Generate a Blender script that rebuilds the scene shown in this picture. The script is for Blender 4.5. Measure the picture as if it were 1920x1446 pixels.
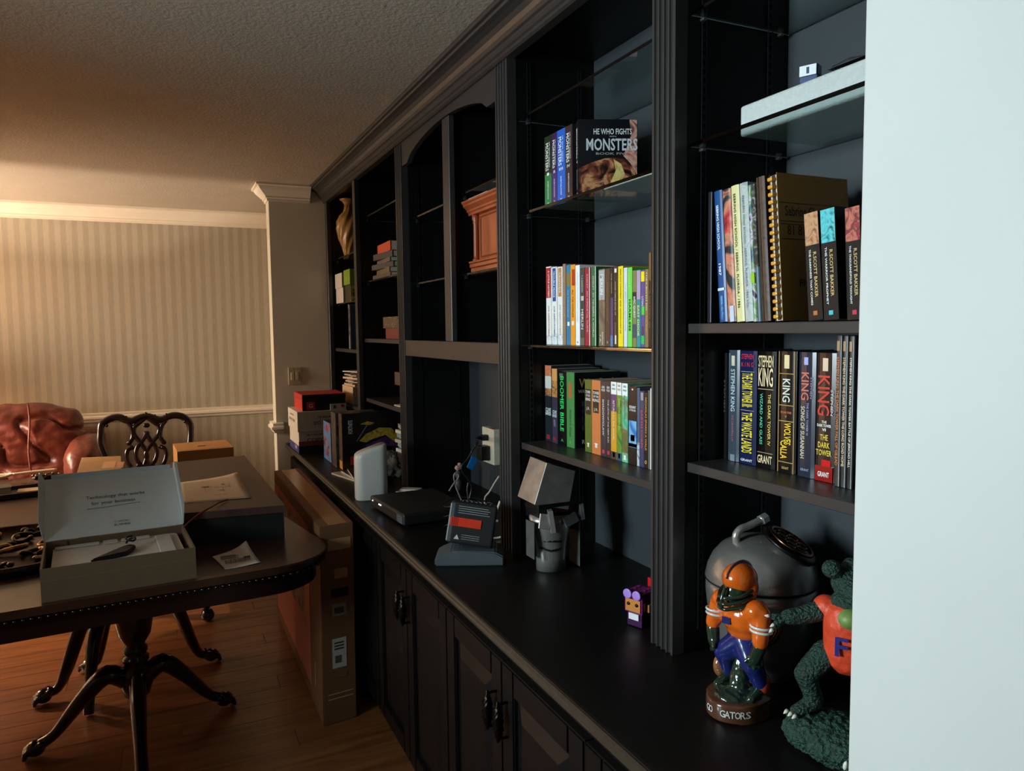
import bpy, bmesh, math, random
from mathutils import Vector, Matrix, noise

random.seed(7)
for o in list(bpy.data.objects):
    bpy.data.objects.remove(o)
scene = bpy.context.scene
COL = scene.collection

# ---------------------------------------------------------------- camera
FPX, CXP, CYP = 1400.0, 960.0, 723.0
CAM = Vector((0.0, 0.0, 1.55))
_dY = Vector((306.0 - CXP, 624.0 - CYP, FPX)).normalized()      # depth axis seen in camera space (x right, y down, z forward)
_hd = Vector((1.0, -0.0116, 0.0))
_up = _dY.cross(_hd).normalized()
if _up.y > 0:
    _up = -_up
_dX = _dY.cross(_up)
cam_data = bpy.data.cameras.new('camera')
cam_data.sensor_fit = 'HORIZONTAL'
cam_data.sensor_width = 36.0
cam_data.lens = FPX * 36.0 / 1920.0
cam_data.clip_start = 0.02
cam = bpy.data.objects.new('camera', cam_data)
COL.objects.link(cam)
def _c2w(v):
    return Vector((_dX.dot(v), _dY.dot(v), _up.dot(v)))
_r = _c2w(Vector((1, 0, 0))); _u = _c2w(Vector((0, -1, 0))); _b = _c2w(Vector((0, 0, -1)))
cam.matrix_world = Matrix(((_r.x, _u.x, _b.x, CAM.x), (_r.y, _u.y, _b.y, CAM.y), (_r.z, _u.z, _b.z, CAM.z), (0, 0, 0, 1)))
scene.camera = cam

# ---------------------------------------------------------------- world, lights, exposure
world = bpy.data.worlds.new('world'); scene.world = world
world.use_nodes = True
world.node_tree.nodes['Background'].inputs[0].default_value = (0.55, 0.7, 0.8, 1)
world.node_tree.nodes['Background'].inputs[1].default_value = 0.01

def area(name, loc, target, sx, sy, power, col):
    L = bpy.data.lights.new(name, 'AREA'); L.shape = 'RECTANGLE'; L.size = sx; L.size_y = sy
    L.energy = power; L.color = col
    o = bpy.data.objects.new(name, L); COL.objects.link(o); o.location = loc
    o.rotation_euler = (Vector(target) - Vector(loc)).to_track_quat('-Z', 'Y').to_euler()
    return o
wl = area('window_daylight', (-2.5, 1.2, 1.8), (1.1, 1.15, 1.6), 0.8, 0.9, 33.0, (0.76, 0.94, 1.0))
wl.data.spread = math.radians(84)
fl = area('far_room_fill', (-2.5, 4.55, 1.55), (0.5, 5.45, 1.1), 0.6, 0.9, 27.0, (1.0, 0.80, 0.62))  # warm fill light added to even out the far wall, no fixture there
fl.data.spread = math.radians(100)
# bulb of the table lamp beside the sofa (its shade is built further down)
LAMP = Vector((-1.85, 5.40, 1.36))
pl = bpy.data.lights.new('lamp_bulb_light', 'POINT'); pl.energy = 125.0; pl.color = (1.0, 0.79, 0.60); pl.shadow_soft_size = 0.014
plo = bpy.data.objects.new('lamp_bulb_light', pl); COL.objects.link(plo); plo.location = LAMP
scene.view_settings.view_transform = 'Standard'
scene.view_settings.look = 'None'
scene.view_settings.gamma = 1.0
scene.view_settings.use_curve_mapping = False
scene.view_settings.exposure = 0.0

# ---------------------------------------------------------------- pixel -> place
def ray(x, y):
    return _c2w(Vector((x - CXP, y - CYP, FPX)))
def at(x, y, X=None, Y=None, Z=None):
    d = ray(x, y)
    if X is not None: s = (X - CAM.x) / d.x
    elif Y is not None: s = (Y - CAM.y) / d.y
    else: s = (Z - CAM.z) / d.z
    return CAM + d * s

# ---------------------------------------------------------------- materials
def lin(c):
    out = []
    for v in c:
        v /= 255.0
        out.append(v / 12.92 if v <= 0.04045 else ((v + 0.055) / 1.055) ** 2.4)
    return out
_mats = {}
def M(name, rgb, rough=0.5, metal=0.0, var=0.08, scale=30.0, bump=0.0, bscale=None, spec=0.5, emit=None, estr=0.0, coat=0.0, stretch=None):
    if name in _mats: return _mats[name]
    m = bpy.data.materials.new(name); m.use_nodes = True
    nt = m.node_tree; b = nt.nodes['Principled BSDF']
    c = lin(rgb)
    tc = nt.nodes.new('ShaderNodeTexCoord'); nz = nt.nodes.new('ShaderNodeTexNoise')
    nz.inputs['Scale'].default_value = scale; nz.inputs['Detail'].default_value = 4.0
    src = tc.outputs['Object']
    if stretch:
        mp = nt.nodes.new('ShaderNodeMapping'); mp.inputs['Scale'].default_value = stretch
        nt.links.new(src, mp.inputs['Vector']); src = mp.outputs['Vector']
    nt.links.new(src, nz.inputs['Vector'])
    cr = nt.nodes.new('ShaderNodeValToRGB')
    cr.color_ramp.elements[0].position = 0.3; cr.color_ramp.elements[1].position = 0.7
    cr.color_ramp.elements[0].color = [v * (1 - var) for v in c] + [1]
    cr.color_ramp.elements[1].color = [min(1, v * (1 + var)) for v in c] + [1]
    nt.links.new(nz.outputs['Fac'], cr.inputs['Fac'])
    nt.links.new(cr.outputs['Color'], b.inputs['Base Color'])
    b.inputs['Roughness'].default_value = rough; b.inputs['Metallic'].default_value = metal
    b.inputs['Specular IOR Level'].default_value = spec
    if coat: b.inputs['Coat Weight'].default_value = coat; b.inputs['Coat Roughness'].default_value = 0.08
    if bump:
        n2 = nt.nodes.new('ShaderNodeTexNoise'); n2.inputs['Scale'].default_value = bscale or scale; n2.inputs['Detail'].default_value = 3.0
        nt.links.new(src, n2.inputs['Vector'])
        bp = nt.nodes.new('ShaderNodeBump'); bp.inputs['Strength'].default_value = bump; bp.inputs['Distance'].default_value = 0.01
        nt.links.new(n2.outputs['Fac'], bp.inputs['Height']); nt.links.new(bp.outputs['Normal'], b.inputs['Normal'])
    if emit:
        b.inputs['Emission Color'].default_value = lin(emit) + [1]; b.inputs['Emission Strength'].default_value = estr
    _mats[name] = m
    return m
def P(rgb, rough=0.45, spec=0.5, var=0.05):        # print / paper / plain colour
    return M('print_%d_%d_%d_%d' % (rgb[0], rgb[1], rgb[2], int(rough * 100)), rgb, rough, var=var, scale=60, spec=spec)
def ART(cols, scale=18.0, rough=0.4):              # flat abstract print of several colours
    key = 'art_' + '_'.join('%d.%d.%d' % c for c in cols) + '_%d' % scale
    if key in _mats: return _mats[key]
    m = bpy.data.materials.new('print_art'); m.use_nodes = True; nt = m.node_tree; b = nt.nodes['Principled BSDF']
    tc = nt.nodes.new('ShaderNodeTexCoord'); nz = nt.nodes.new('ShaderNodeTexNoise')
    nz.inputs['Scale'].default_value = scale; nz.inputs['Detail'].default_value = 5.0; nz.inputs['Distortion'].default_value = 1.2
    cr = nt.nodes.new('ShaderNodeValToRGB'); els = cr.color_ramp.elements
    n = len(cols)
    for i, c in enumerate(cols):
        p = 0.34 + 0.34 * i / max(1, n - 1)
        e = els[i] if i < 2 else els.new(p)
        e.position = p; e.color = lin(c) + [1]
    nt.links.new(tc.outputs['Object'], nz.inputs['Vector']); nt.links.new(nz.outputs['Fac'], cr.inputs['Fac'])
    nt.links.new(cr.outputs['Color'], b.inputs['Base Color']); b.inputs['Roughness'].default_value = rough
    _mats[key] = m
    return m
def wood(name, dark, light, rough=0.35, scale=(3, 30, 30), coat=0.0):
    if name in _mats: return _mats[name]
    m = bpy.data.materials.new(name); m.use_nodes = True; nt = m.node_tree; b = nt.nodes['Principled BSDF']
    tc = nt.nodes.new('ShaderNodeTexCoord'); mp = nt.nodes.new('ShaderNodeMapping'); mp.inputs['Scale'].default_value = scale
    oi = nt.nodes.new('ShaderNodeObjectInfo'); ad = nt.nodes.new('ShaderNodeVectorMath'); ad.operation = 'ADD'
    sc = nt.nodes.new('ShaderNodeVectorMath'); sc.operation = 'SCALE'; sc.inputs['Scale'].default_value = 7.0
    cx = nt.nodes.new('ShaderNodeCombineXYZ')
    for i in range(3): nt.links.new(oi.outputs['Random'], cx.inputs[i])
    nt.links.new(cx.outputs[0], sc.inputs[0]); nt.links.new(tc.outputs['Object'], ad.inputs[0]); nt.links.new(sc.outputs[0], ad.inputs[1])
    nt.links.new(ad.outputs[0], mp.inputs['Vector'])
    nz = nt.nodes.new('ShaderNodeTexNoise'); nz.inputs['Scale'].default_value = 1.0; nz.inputs['Detail'].default_value = 6.0; nz.inputs['Distortion'].default_value = 0.6
    nt.links.new(mp.outputs[0], nz.inputs['Vector'])
    cr = nt.nodes.new('ShaderNodeValToRGB'); cr.color_ramp.elements[0].position = 0.3; cr.color_ramp.elements[1].position = 0.72
    cr.color_ramp.elements[0].color = lin(dark) + [1]; cr.color_ramp.elements[1].color = lin(light) + [1]
    nt.links.new(nz.outputs['Fac'], cr.inputs['Fac']); nt.links.new(cr.outputs[0], b.inputs['Base Color'])
    b.inputs['Roughness'].default_value = rough
    if coat: b.inputs['Coat Weight'].default_value = coat; b.inputs['Coat Roughness'].default_value = 0.1
    _mats[name] = m
    return m

BLACK = M('black_paint', (13, 12, 12), 0.42, var=0.12, scale=14, bump=0.03, bscale=90, spec=0.3)
STILE = M('black_paint_face_frame', (50, 47, 46), 0.38, var=0.08, scale=14, bump=0.02, bscale=90)
BACKP = M('blue_black_back_panel', (52, 57, 61), 0.5, var=0.06, scale=5)
COUNTER = M('worn_black_counter', (14, 11, 10), 0.42, var=0.3, scale=6, bump=0.03, bscale=60, spec=0.3)
WHITEW = M('cream_wall_paint', (214, 208, 188), 0.6, var=0.03, scale=6)
TRIMW = M('white_trim_paint', (232, 222, 204), 0.45, var=0.03, scale=8)
MAHOG = wood('dark_mahogany', (18, 8, 7), (38, 17, 13), 0.22, (2, 14, 14), 0.4)
CARD = M('kraft_cardboard', (160, 122, 80), 0.75, var=0.07, scale=9, stretch=(1, 8, 1))
PAGES = M('book_pages', (196, 186, 164), 0.8, var=0.12, scale=400, stretch=(0.02, 1, 0.02))
DARKMET = M('dark_bronze', (40, 33, 28), 0.35, 0.9, var=0.2)
BLKPL = M('black_plastic', (16, 16, 17), 0.4, var=0.1)

# ---------------------------------------------------------------- mesh helpers
def mesh_from(name, verts, faces, mat, parent=None, smooth=False, loc=None, rot=None):
    me = bpy.data.meshes.new(name); me.from_pydata([tuple(v) for v in verts], [], faces); me.update()
    return obj(name, me, mat, parent, smooth, loc, rot)
def obj(name, me, mat, parent=None, smooth=False, loc=None, rot=None):
    if mat is not None and not me.materials: me.materials.append(mat)
    if smooth:
        for p in me.polygons: p.use_smooth = True
    o = bpy.data.objects.new(name, me); COL.objects.link(o)
    if parent is not None: o.parent = parent
    if loc is not None: o.location = loc
    if rot is not None: o.rotation_euler = rot
    return o
def from_bm(name, bm, mat, parent=None, smooth=False, loc=None, rot=None):
    bmesh.ops.recalc_face_normals(bm, faces=bm.faces)
    me = bpy.data.meshes.new(name); bm.to_mesh(me); bm.free()
    return obj(name, me, mat, parent, smooth, loc, rot)
def tag(o, label, cat, group=None):
    o['label'] = label; o['category'] = cat
    if group: o['group'] = group
    return o
def thing(name, label, cat, loc=(0, 0, 0), rotz=0.0, group=None, rot=None):
    o = bpy.data.objects.new(name, None); COL.objects.link(o); o.empty_display_size = 0.05
    o.location = loc; o.rotation_euler = rot or (0, 0, rotz)
    return tag(o, label, cat, group)
def struct(o):
    o['kind'] = 'structure'; return o
def addbox(bm, x0, x1, y0, y1, z0, z1):
    vs = [bm.verts.new((x, y, z)) for x in (x0, x1) for y in (y0, y1) for z in (z0, z1)]
    for f in ((0, 1, 3, 2), (4, 6, 7, 5), (0, 4, 5, 1), (2, 3, 7, 6), (0, 2, 6, 4), (1, 5, 7, 3)):
        bm.faces.new([vs[i] for i in f])
    return vs
def box(name, x0, x1, y0, y1, z0, z1, mat, parent=None, bev=0.0, seg=2, loc=None, rot=None, smooth=False):
    bm = bmesh.new(); addbox(bm, x0, x1, y0, y1, z0, z1)
    if bev: bmesh.ops.bevel(bm, geom=bm.edges[:], offset=bev, segments=seg, affect='EDGES', profile=0.5)
    return from_bm(name, bm, mat, parent, smooth, loc, rot)
def addprism(bm, poly, f0, f1):
    """poly: 2-D points; f0/f1 map a 2-D point to the 3-D start and end cap"""
    a = [bm.verts.new(f0(p)) for p in poly]; b = [bm.verts.new(f1(p)) for p in poly]
    n = len(poly)
    for i in range(n):
        bm.faces.new((a[i], a[(i + 1) % n], b[(i + 1) % n], b[i]))
    bm.faces.new(a[::-1]); bm.faces.new(b)
def prismY(name, poly, y0, y1, mat, parent=None, smooth=False):      # poly in (x, z), swept along y
    bm = bmesh.new(); addprism(bm, poly, lambda p: (p[0], y0, p[1]), lambda p: (p[0], y1, p[1]))
    return from_bm(name, bm, mat, parent, smooth)
def prismX(name, poly, x0, x1, mat, parent=None, smooth=False):      # poly in (y, z)
    bm = bmesh.new(); addprism(bm, poly, lambda p: (x0, p[0], p[1]), lambda p: (x1, p[0], p[1]))
    return from_bm(name, bm, mat, parent, smooth)
def prismZ(name, poly, z0, z1, mat, parent=None, smooth=False, bev=0.0, loc=None, rot=None):
    bm = bmesh.new(); addprism(bm, poly, lambda p: (p[0], p[1], z0), lambda p: (p[0], p[1], z1))
    if bev:
        es = [e for e in bm.edges if abs(e.verts[0].co.z - e.verts[1].co.z) < 1e-7]
        bmesh.ops.bevel(bm, geom=es, offset=bev, segments=3, affect='EDGES', profile=0.5)
    return from_bm(name, bm, mat, parent, smooth, loc, rot)
def addlathe(bm, prof, c=(0, 0, 0), seg=24, twist=0.0, flute=0.0, nfl=0):
    rings = []
    for k, (rr, z) in enumerate(prof):
        ring = []
        for i in range(seg):
            a = 2 * math.pi * i / seg + twist * (z - prof[0][1])
            q = rr * (1 + flute * math.cos(nfl * 2 * math.pi * i / seg)) if nfl else rr
            ring.append(bm.verts.new((c[0] + q * math.cos(a), c[1] + q * math.sin(a), c[2] + z)))
        rings.append(ring)
    for k in range(len(rings) - 1):
        for i in range(seg):
            j = (i + 1) % seg
            bm.faces.new((rings[k][i], rings[k][j], rings[k + 1][j], rings[k + 1][i]))
    bm.faces.new(rings[0][::-1]); bm.faces.new(rings[-1])
def lathe(name, prof, mat, parent=None, loc=None, rot=None, seg=28, smooth=True, **kw):
    bm = bmesh.new(); addlathe(bm, prof, seg=seg, **kw)
    o = from_bm(name, bm, mat, parent, smooth, loc, rot)
    return o
def crom(pts, n=6):
    pts = [Vector(p) for p in pts]; out = []
    for i in range(len(pts) - 1):
        p0 = pts[max(i - 1, 0)]; p1 = pts[i]; p2 = pts[i + 1]; p3 = pts[min(i + 2, len(pts) - 1)]
        for k in range(n):
            t = k / n
            out.append(0.5 * ((2 * p1) + (p2 - p0) * t + (2 * p0 - 5 * p1 + 4 * p2 - p3) * t * t + (3 * p1 - p0 - 3 * p2 + p3) * t ** 3))
    out.append(pts[-1]); return out
def addtube(bm, pts, r, seg=8, flat=1.0, upv=None, n=5):
    """r: radius or list of radii per control point; flat scales the second axis"""
    rs = r if isinstance(r, (list, tuple)) else [r] * len(pts)
    P_ = crom(pts, n) if n > 1 else [Vector(p) for p in pts]
    R_ = []
    for i in range(len(P_)):
        t = i / max(1, n); k = min(int(t), len(rs) - 2) if len(rs) > 1 else 0
        f = t - k
        R_.append(rs[k] * (1 - f) + rs[min(k + 1, len(rs) - 1)] * f)
    ref = Vector(upv) if upv else Vector((0.13, 0.31, 0.94))
    rings = []
    for i, p in enumerate(P_):
        t = (P_[min(i + 1, len(P_) - 1)] - P_[max(i - 1, 0)]).normalized()
        a = t.cross(ref)
        if a.length < 1e-4: a = t.cross(Vector((1, 0, 0)))
        a.normalize(); b = a.cross(t).normalized()
        rings.append([bm.verts.new(p + a * (R_[i] * math.cos(2 * math.pi * k / seg)) + b * (R_[i] * flat * math.sin(2 * math.pi * k / seg))) for k in range(seg)])
    for i in range(len(rings) - 1):
        for k in range(seg):
            bm.faces.new((rings[i][k], rings[i][(k + 1) % seg], rings[i + 1][(k + 1) % seg], rings[i + 1][k]))
    bm.faces.new(rings[0][::-1]); bm.faces.new(rings[-1])
def tube(name, pts, r, mat, parent=None, **kw):
    bm = bmesh.new(); addtube(bm, pts, r, **kw)
    return from_bm(name, bm, mat, parent, True)
def rrect(x0, x1, y0, y1, r, n=5):
    out = []
    for cx, cy, a0 in ((x1 - r, y1 - r, 0), (x0 + r, y1 - r, 90), (x0 + r, y0 + r, 180), (x1 - r, y0 + r, 270)):
        for k in range(n + 1):
            a = math.radians(a0 + 90 * k / n); out.append((cx + r * math.cos(a), cy + r * math.sin(a)))
    return out
def evald(o):
    """bake the modifiers of o into a plain mesh"""
    bpy.context.view_layer.update()
    dg = bpy.context.evaluated_depsgraph_get()
    return bpy.data.meshes.new_from_object(o.evaluated_get(dg))
def blob(name, prims, mat, parent=None, voxel=0.005, smooth=3, bumps=0.0, bsc=60.0, loc=None, rot=None, floor=None):
    """one continuous surface grown around ellipsoids ('e', centre, radii[, rot]) and capsules ('c', p0, p1, r0, r1)"""
    bm = bmesh.new()
    for q in prims:
        if q[0] == 'e':
            mt = Matrix.Translation(Vector(q[1])) @ (q[3] if len(q) > 3 else Matrix.Identity(4)) @ Matrix.Diagonal((q[2][0], q[2][1], q[2][2], 1))
            bmesh.ops.create_icosphere(bm, subdivisions=3, radius=1.0, matrix=mt)
        else:
            p0, p1, r0, r1 = Vector(q[1]), Vector(q[2]), q[3], q[4]
            addtube(bm, [p0, (p0 + p1) / 2, p1], [r0, (r0 + r1) / 2, r1], seg=14, n=3)
            for p, rr in ((p0, r0), (p1, r1)):
                bmesh.ops.create_icosphere(bm, subdivisions=2, radius=rr, matrix=Matrix.Translation(p))
    me = bpy.data.meshes.new('tmp'); bm.to_mesh(me); bm.free()
    t = bpy.data.objects.new('tmp', me); COL.objects.link(t)
    rm = t.modifiers.new('r', 'REMESH'); rm.mode = 'VOXEL'; rm.voxel_size = voxel
    sm = t.modifiers.new('s', 'SMOOTH'); sm.factor = 0.5; sm.iterations = smooth
    m2 = evald(t); bpy.data.objects.remove(t)
    if bumps:
        for v in m2.vertices:
            v.co += v.normal * (bumps * noise.noise(v.co * bsc))
    if floor is not None:
        for v in m2.vertices: v.co.z = max(v.co.z, floor)
    m2.name = name; m2.materials.clear()
    return obj(name, m2, mat, parent, True, loc, rot)

# ---------------------------------------------------------------- lettering
_txt = {}
def text_geo(s, bold=0.012):
    if (s, bold) in _txt: return _txt[(s, bold)]
    cu = bpy.data.curves.new('t', 'FONT'); cu.body = s; cu.resolution_u = 2; cu.offset = bold; cu.align_x = 'CENTER'; cu.space_line = 0.85
    o = bpy.data.objects.new('t', cu); COL.objects.link(o)
    me = evald(o); bpy.data.objects.remove(o)
    vs = [v.co.copy() for v in me.vertices]; fs = [tuple(p.vertices) for p in me.polygons]
    bpy.data.meshes.remove(me)
    xs = [v.x for v in vs]; ys = [v.y for v in vs]
    x0, x1, y0, y1 = min(xs), max(xs), min(ys), max(ys)
    vs = [((v.x - (x0 + x1) / 2) / (x1 - x0), (v.y - (y0 + y1) / 2) / max(1e-6, (y1 - y0))) for v in vs]
    _txt[(s, bold)] = (vs, fs); return _txt[(s, bold)]
def letter(s, c, tx, ty, w, h, mat, parent=None, name='lettering', bold=0.012):
    """flat lettering centred at c; tx / ty: unit vectors of reading and upward direction"""
    vs, fs = text_geo(s, bold); c = Vector(c); tx = Vector(tx); ty = Vector(ty)
    return mesh_from(name, [c + tx * (a * w) + ty * (b * h) for a, b in vs], fs, mat, parent)
def patch(name, c, tx, ty, w, h, mat, parent=None, th=0.0004):
    c = Vector(c); tx = Vector(tx).normalized(); ty = Vector(ty).normalized(); n = tx.cross(ty)
    bm = bmesh.new()
    addprism(bm, [(-.5, -.5), (.5, -.5), (.5, .5), (-.5, .5)], lambda p: c + tx * p[0] * w + ty * p[1] * h, lambda p: c + tx * p[0] * w + ty * p[1] * h + n * th)
    return from_bm(name, bm, mat, parent)
mX, mY, mZ = Vector((-1, 0, 0)), Vector((0, -1, 0)), Vector((0, 0, -1))
pX, pY, pZ = Vector((1, 0, 0)), Vector((0, 1, 0)), Vector((0, 0, 1))

# ================================================================ the setting
YF = 6.05            # far wall
bm = bmesh.new(); addbox(bm, -2.6, 1.36, 0.5, YF + .1, -.08, -.0125); addbox(bm, -2.6, 1.36, -2.5, 0.4985, -.08, 0)
addbox(bm, 0.76, 1.36, 0.5, YF + .1, -.0125, -.001)
floor = struct(from_bm('floor', bm, M('floor_base', (58, 36, 22), 0.6)))
PLK = wood('oak_floor_planks', (112, 66, 36), (158, 100, 58), 0.3, (3, 26, 26))
pw = 0.127
plank_mesh = {}
def plank(L):
    L = round(L, 3)
    if L not in plank_mesh:
        b_ = bmesh.new(); addbox(b_, 0, L - .0015, 0, pw - .0015, -.0124, 0)
        bmesh.ops.bevel(b_, geom=[e for e in b_.edges if all(v.co.z > -.001 for v in e.verts)], offset=.0008, segments=1, affect='EDGES')
        me = bpy.data.meshes.new('plank'); b_.to_mesh(me); b_.free(); me.materials.append(PLK); plank_mesh[L] = me
    return plank_mesh[L]
row = 0; y = 0.5
while y < YF - .01:
    x = -2.6 - (0.0, 0.45, 0.9, 0.2)[row % 4]
    while x < 0.755:
        a = max(x, -2.6); b = min(x + 1.3, 0.757)
        if b - a > .03:
            o = bpy.data.objects.new('plank', plank(b - a)); COL.objects.link(o); o.parent = floor; o.location = (a, y, 0)
        x += 1.3
    y += pw; row += 1

CEILM = M('stippled_ceiling_paint', (182, 172, 156), 0.8, var=0.03, scale=8, bump=0.22, bscale=85)
ceiling = struct(box('ceiling', -2.7, 1.36, -2.6, YF + .1, 2.44, 2.54, CEILM))
struct(box('wall_right', 1.27, 1.36, 0.0, YF, 0, 2.44, WHITEW))
struct(box('wall_left', -2.7, -2.6, -2.5, YF, 0, 2.44, WHITEW))
bm = bmesh.new()
for q in ((-2.6, -2.575, .72, .78, 1.28, 2.34), (-2.6, -2.575, 1.62, 1.68, 1.28, 2.34), (-2.6, -2.575, .78, 1.62, 1.28, 1.34), (-2.6, -2.575, .78, 1.62, 2.28, 2.34), (-2.6, -2.58, 1.185, 1.215, 1.34, 2.28)): addbox(bm, *q)
struct(from_bm('added_window_frame', bm, TRIMW))  # unseen frame added on the solid wall around the daylight area light
struct(box('wall_back', -2.7, 1.36, -2.6, -2.5, 0, 2.44, WHITEW))
# striped wallpaper
wp = bpy.data.materials.new('striped_wallpaper'); wp.use_nodes = True; nt = wp.node_tree; bs = nt.nodes['Principled BSDF']
tc = nt.nodes.new('ShaderNodeTexCoord'); sp = nt.nodes.new('ShaderNodeSeparateXYZ'); nt.links.new(tc.outputs['Object'], sp.inputs[0])
m1 = nt.nodes.new('ShaderNodeMath'); m1.operation = 'MULTIPLY'; m1.inputs[1].default_value = 1 / 0.068; nt.links.new(sp.outputs['X'], m1.inputs[0])
m2 = nt.nodes.new('ShaderNodeMath'); m2.operation = 'FRACT'; nt.links.new(m1.outputs[0], m2.inputs[0])
cr = nt.nodes.new('ShaderNodeValToRGB'); cr.color_ramp.interpolation = 'LINEAR'
cr.color_ramp.elements[0].position = 0.42; cr.color_ramp.elements[0].color = lin((178, 168, 148)) + [1]
cr.color_ramp.elements[1].position = 0.5; cr.color_ramp.elements[1].color = lin((192, 182, 162)) + [1]
e = cr.color_ramp.elements.new(0.93); e.color = lin((192, 182, 162)) + [1]
e = cr.color_ramp.elements.new(0.99); e.color = lin((178, 168, 148)) + [1]
nt.links.new(m2.outputs[0], cr.inputs[0])
nz = nt.nodes.new('ShaderNodeTexNoise'); nz.inputs['Scale'].default_value = 40; mp = nt.nodes.new('ShaderNodeMapping'); mp.inputs['Scale'].default_value = (4, 1, .5)
nt.links.new(tc.outputs['Object'], mp.inputs[0]); nt.links.new(mp.outputs[0], nz.inputs[0])
mx = nt.nodes.new('ShaderNodeMix'); mx.data_type = 'RGBA'; mx.blend_type = 'MULTIPLY'; mx.inputs[0].default_value = 0.25
nt.links.new(cr.outputs[0], mx.inputs[6]); nt.links.new(nz.outputs['Fac'], mx.inputs[7]); nt.links.new(mx.outputs[2], bs.inputs['Base Color'])
bs.inputs['Roughness'].default_value = 0.5
struct(box('wall_far', -2.7, 1.36, YF, YF + .1, 0, 2.44, wp))
def crown(y0, h=.105, d=.085):
    return [(y0, 2.44), (y0 - d, 2.44), (y0 - d, 2.425), (y0 - d * .85, 2.42), (y0 - d * .6, 2.44 - h * .35), (y0 - d * .35, 2.44 - h * .62), (y0 - d * .2, 2.44 - h * .72), (y0 - d * .2, 2.44 - h * .82), (y0 - d * .1, 2.44 - h * .86), (y0 - d * .1, 2.44 - h), (y0, 2.44 - h)]
struct(prismX('trim_1', crown(YF), -2.6, 1.27, TRIMW))
struct(prismX('trim_2', [(YF, .92), (YF - .012, .92), (YF - .018, .935), (YF - .03, .945), (YF - .03, .958), (YF - .02, .965), (YF - .022, .98), (YF, .985)], -2.6, 1.27, TRIMW))
struct(prismX('baseboard_far', [(YF, 0), (YF - .016, 0), (YF - .016, .1), (YF - .008, .12), (YF, .12)], -2.6, 1.27, TRIMW))
# wall ends framing the bookcase
PX = 0.613
struct(box('wall_end_far', PX, 1.27, 4.802, 4.93, 0, 2.44, WHITEW, bev=.002))
struct(box('wall_end_near', 0.605, 1.36, 0.27, 0.512, 0, 2.44, M('white_jamb_paint', (202, 204, 200), 0.55, var=0.02, scale=5), bev=.003))
# crown wrapping the far wall end: front run and return
def crown_wrap():
    bm = bmesh.new(); d, h = .075, .098
    prof = [(0, -h), (.008, -h), (.01, -h * .85), (.018, -h * .8), (.018, -h * .72), (.03, -h * .6), (.052, -h * .35), (.064, -h * .16), (.075, -h * .12), (.075, 0), (0, 0)]
    path = [((.86, 4.802), (0, -1)), ((PX, 4.802), (-1, -1)), ((PX, 4.93), (-1, 1)), ((1.27, 4.93), (0, 1))]
    rings = [[bm.verts.new((p[0] + n[0] * q[0], p[1] + n[1] * q[0], 2.44 + q[1])) for q in prof] for p, n in path]
    for i in range(3):
        for k in range(len(prof)):
            j = (k + 1) % len(prof)
            bm.faces.new((rings[i][k], rings[i][j], rings[i + 1][j], rings[i + 1][k]))
    bm.faces.new(rings[0]); bm.faces.new(rings[-1][::-1])
    return from_bm('trim_3', bm, TRIMW)
struct(crown_wrap())
bm = bmesh.new()   # chair rail turning round the far wall end
rp = [(0, .92), (.012, .92), (.018, .935), (.03, .945), (.03, .958), (.02, .965), (.022, .98), (0, .985)]
path = [((.655, 4.802), (0, -1)), ((PX, 4.802), (-1, -1)), ((PX, 4.93), (-1, 1)), ((1.27, 4.93), (0, 1))]
rings = [[bm.verts.new((p[0] + n[0] * q[0], p[1] + n[1] * q[0], q[1])) for q in rp] for p, n in path]
for i in range(3):
    for k in range(len(rp)):
        bm.faces.new((rings[i][k], rings[i][(k + 1) % len(rp)], rings[i + 1][(k + 1) % len(rp)], rings[i + 1][k]))
bm.faces.new(rings[0]); bm.faces.new(rings[-1][::-1])
struct(from_bm('trim_4', bm, TRIMW))

# light switch on the wall end
sw = thing('light_switch', 'brushed metal double light switch plate on the cream wall end', 'light switch', (.733, 4.8015, 1.27))
PL = M('switch_plate', (196, 180, 148), 0.4, 0.1)
box('plate', -.038, .038, -.006, 0, -.055, .055, PL, sw, bev=.0025)
for sx in (-.013, .013):
    r_ = box('rocker', sx - .009, sx + .009, -.011, -.006, -.026, .026, M('switch_rocker', (206, 194, 166), 0.4), sw, bev=.0015)
for sx, sz in ((-.013, .044), (.013, .044), (-.013, -.044), (.013, -.044)):
    lathe('screw', [(.0028, 0), (.0028, .001), (.001, .0015)], PL, sw, (sx, -.006, sz), (math.pi / 2, 0, 0), seg=8)

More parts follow.
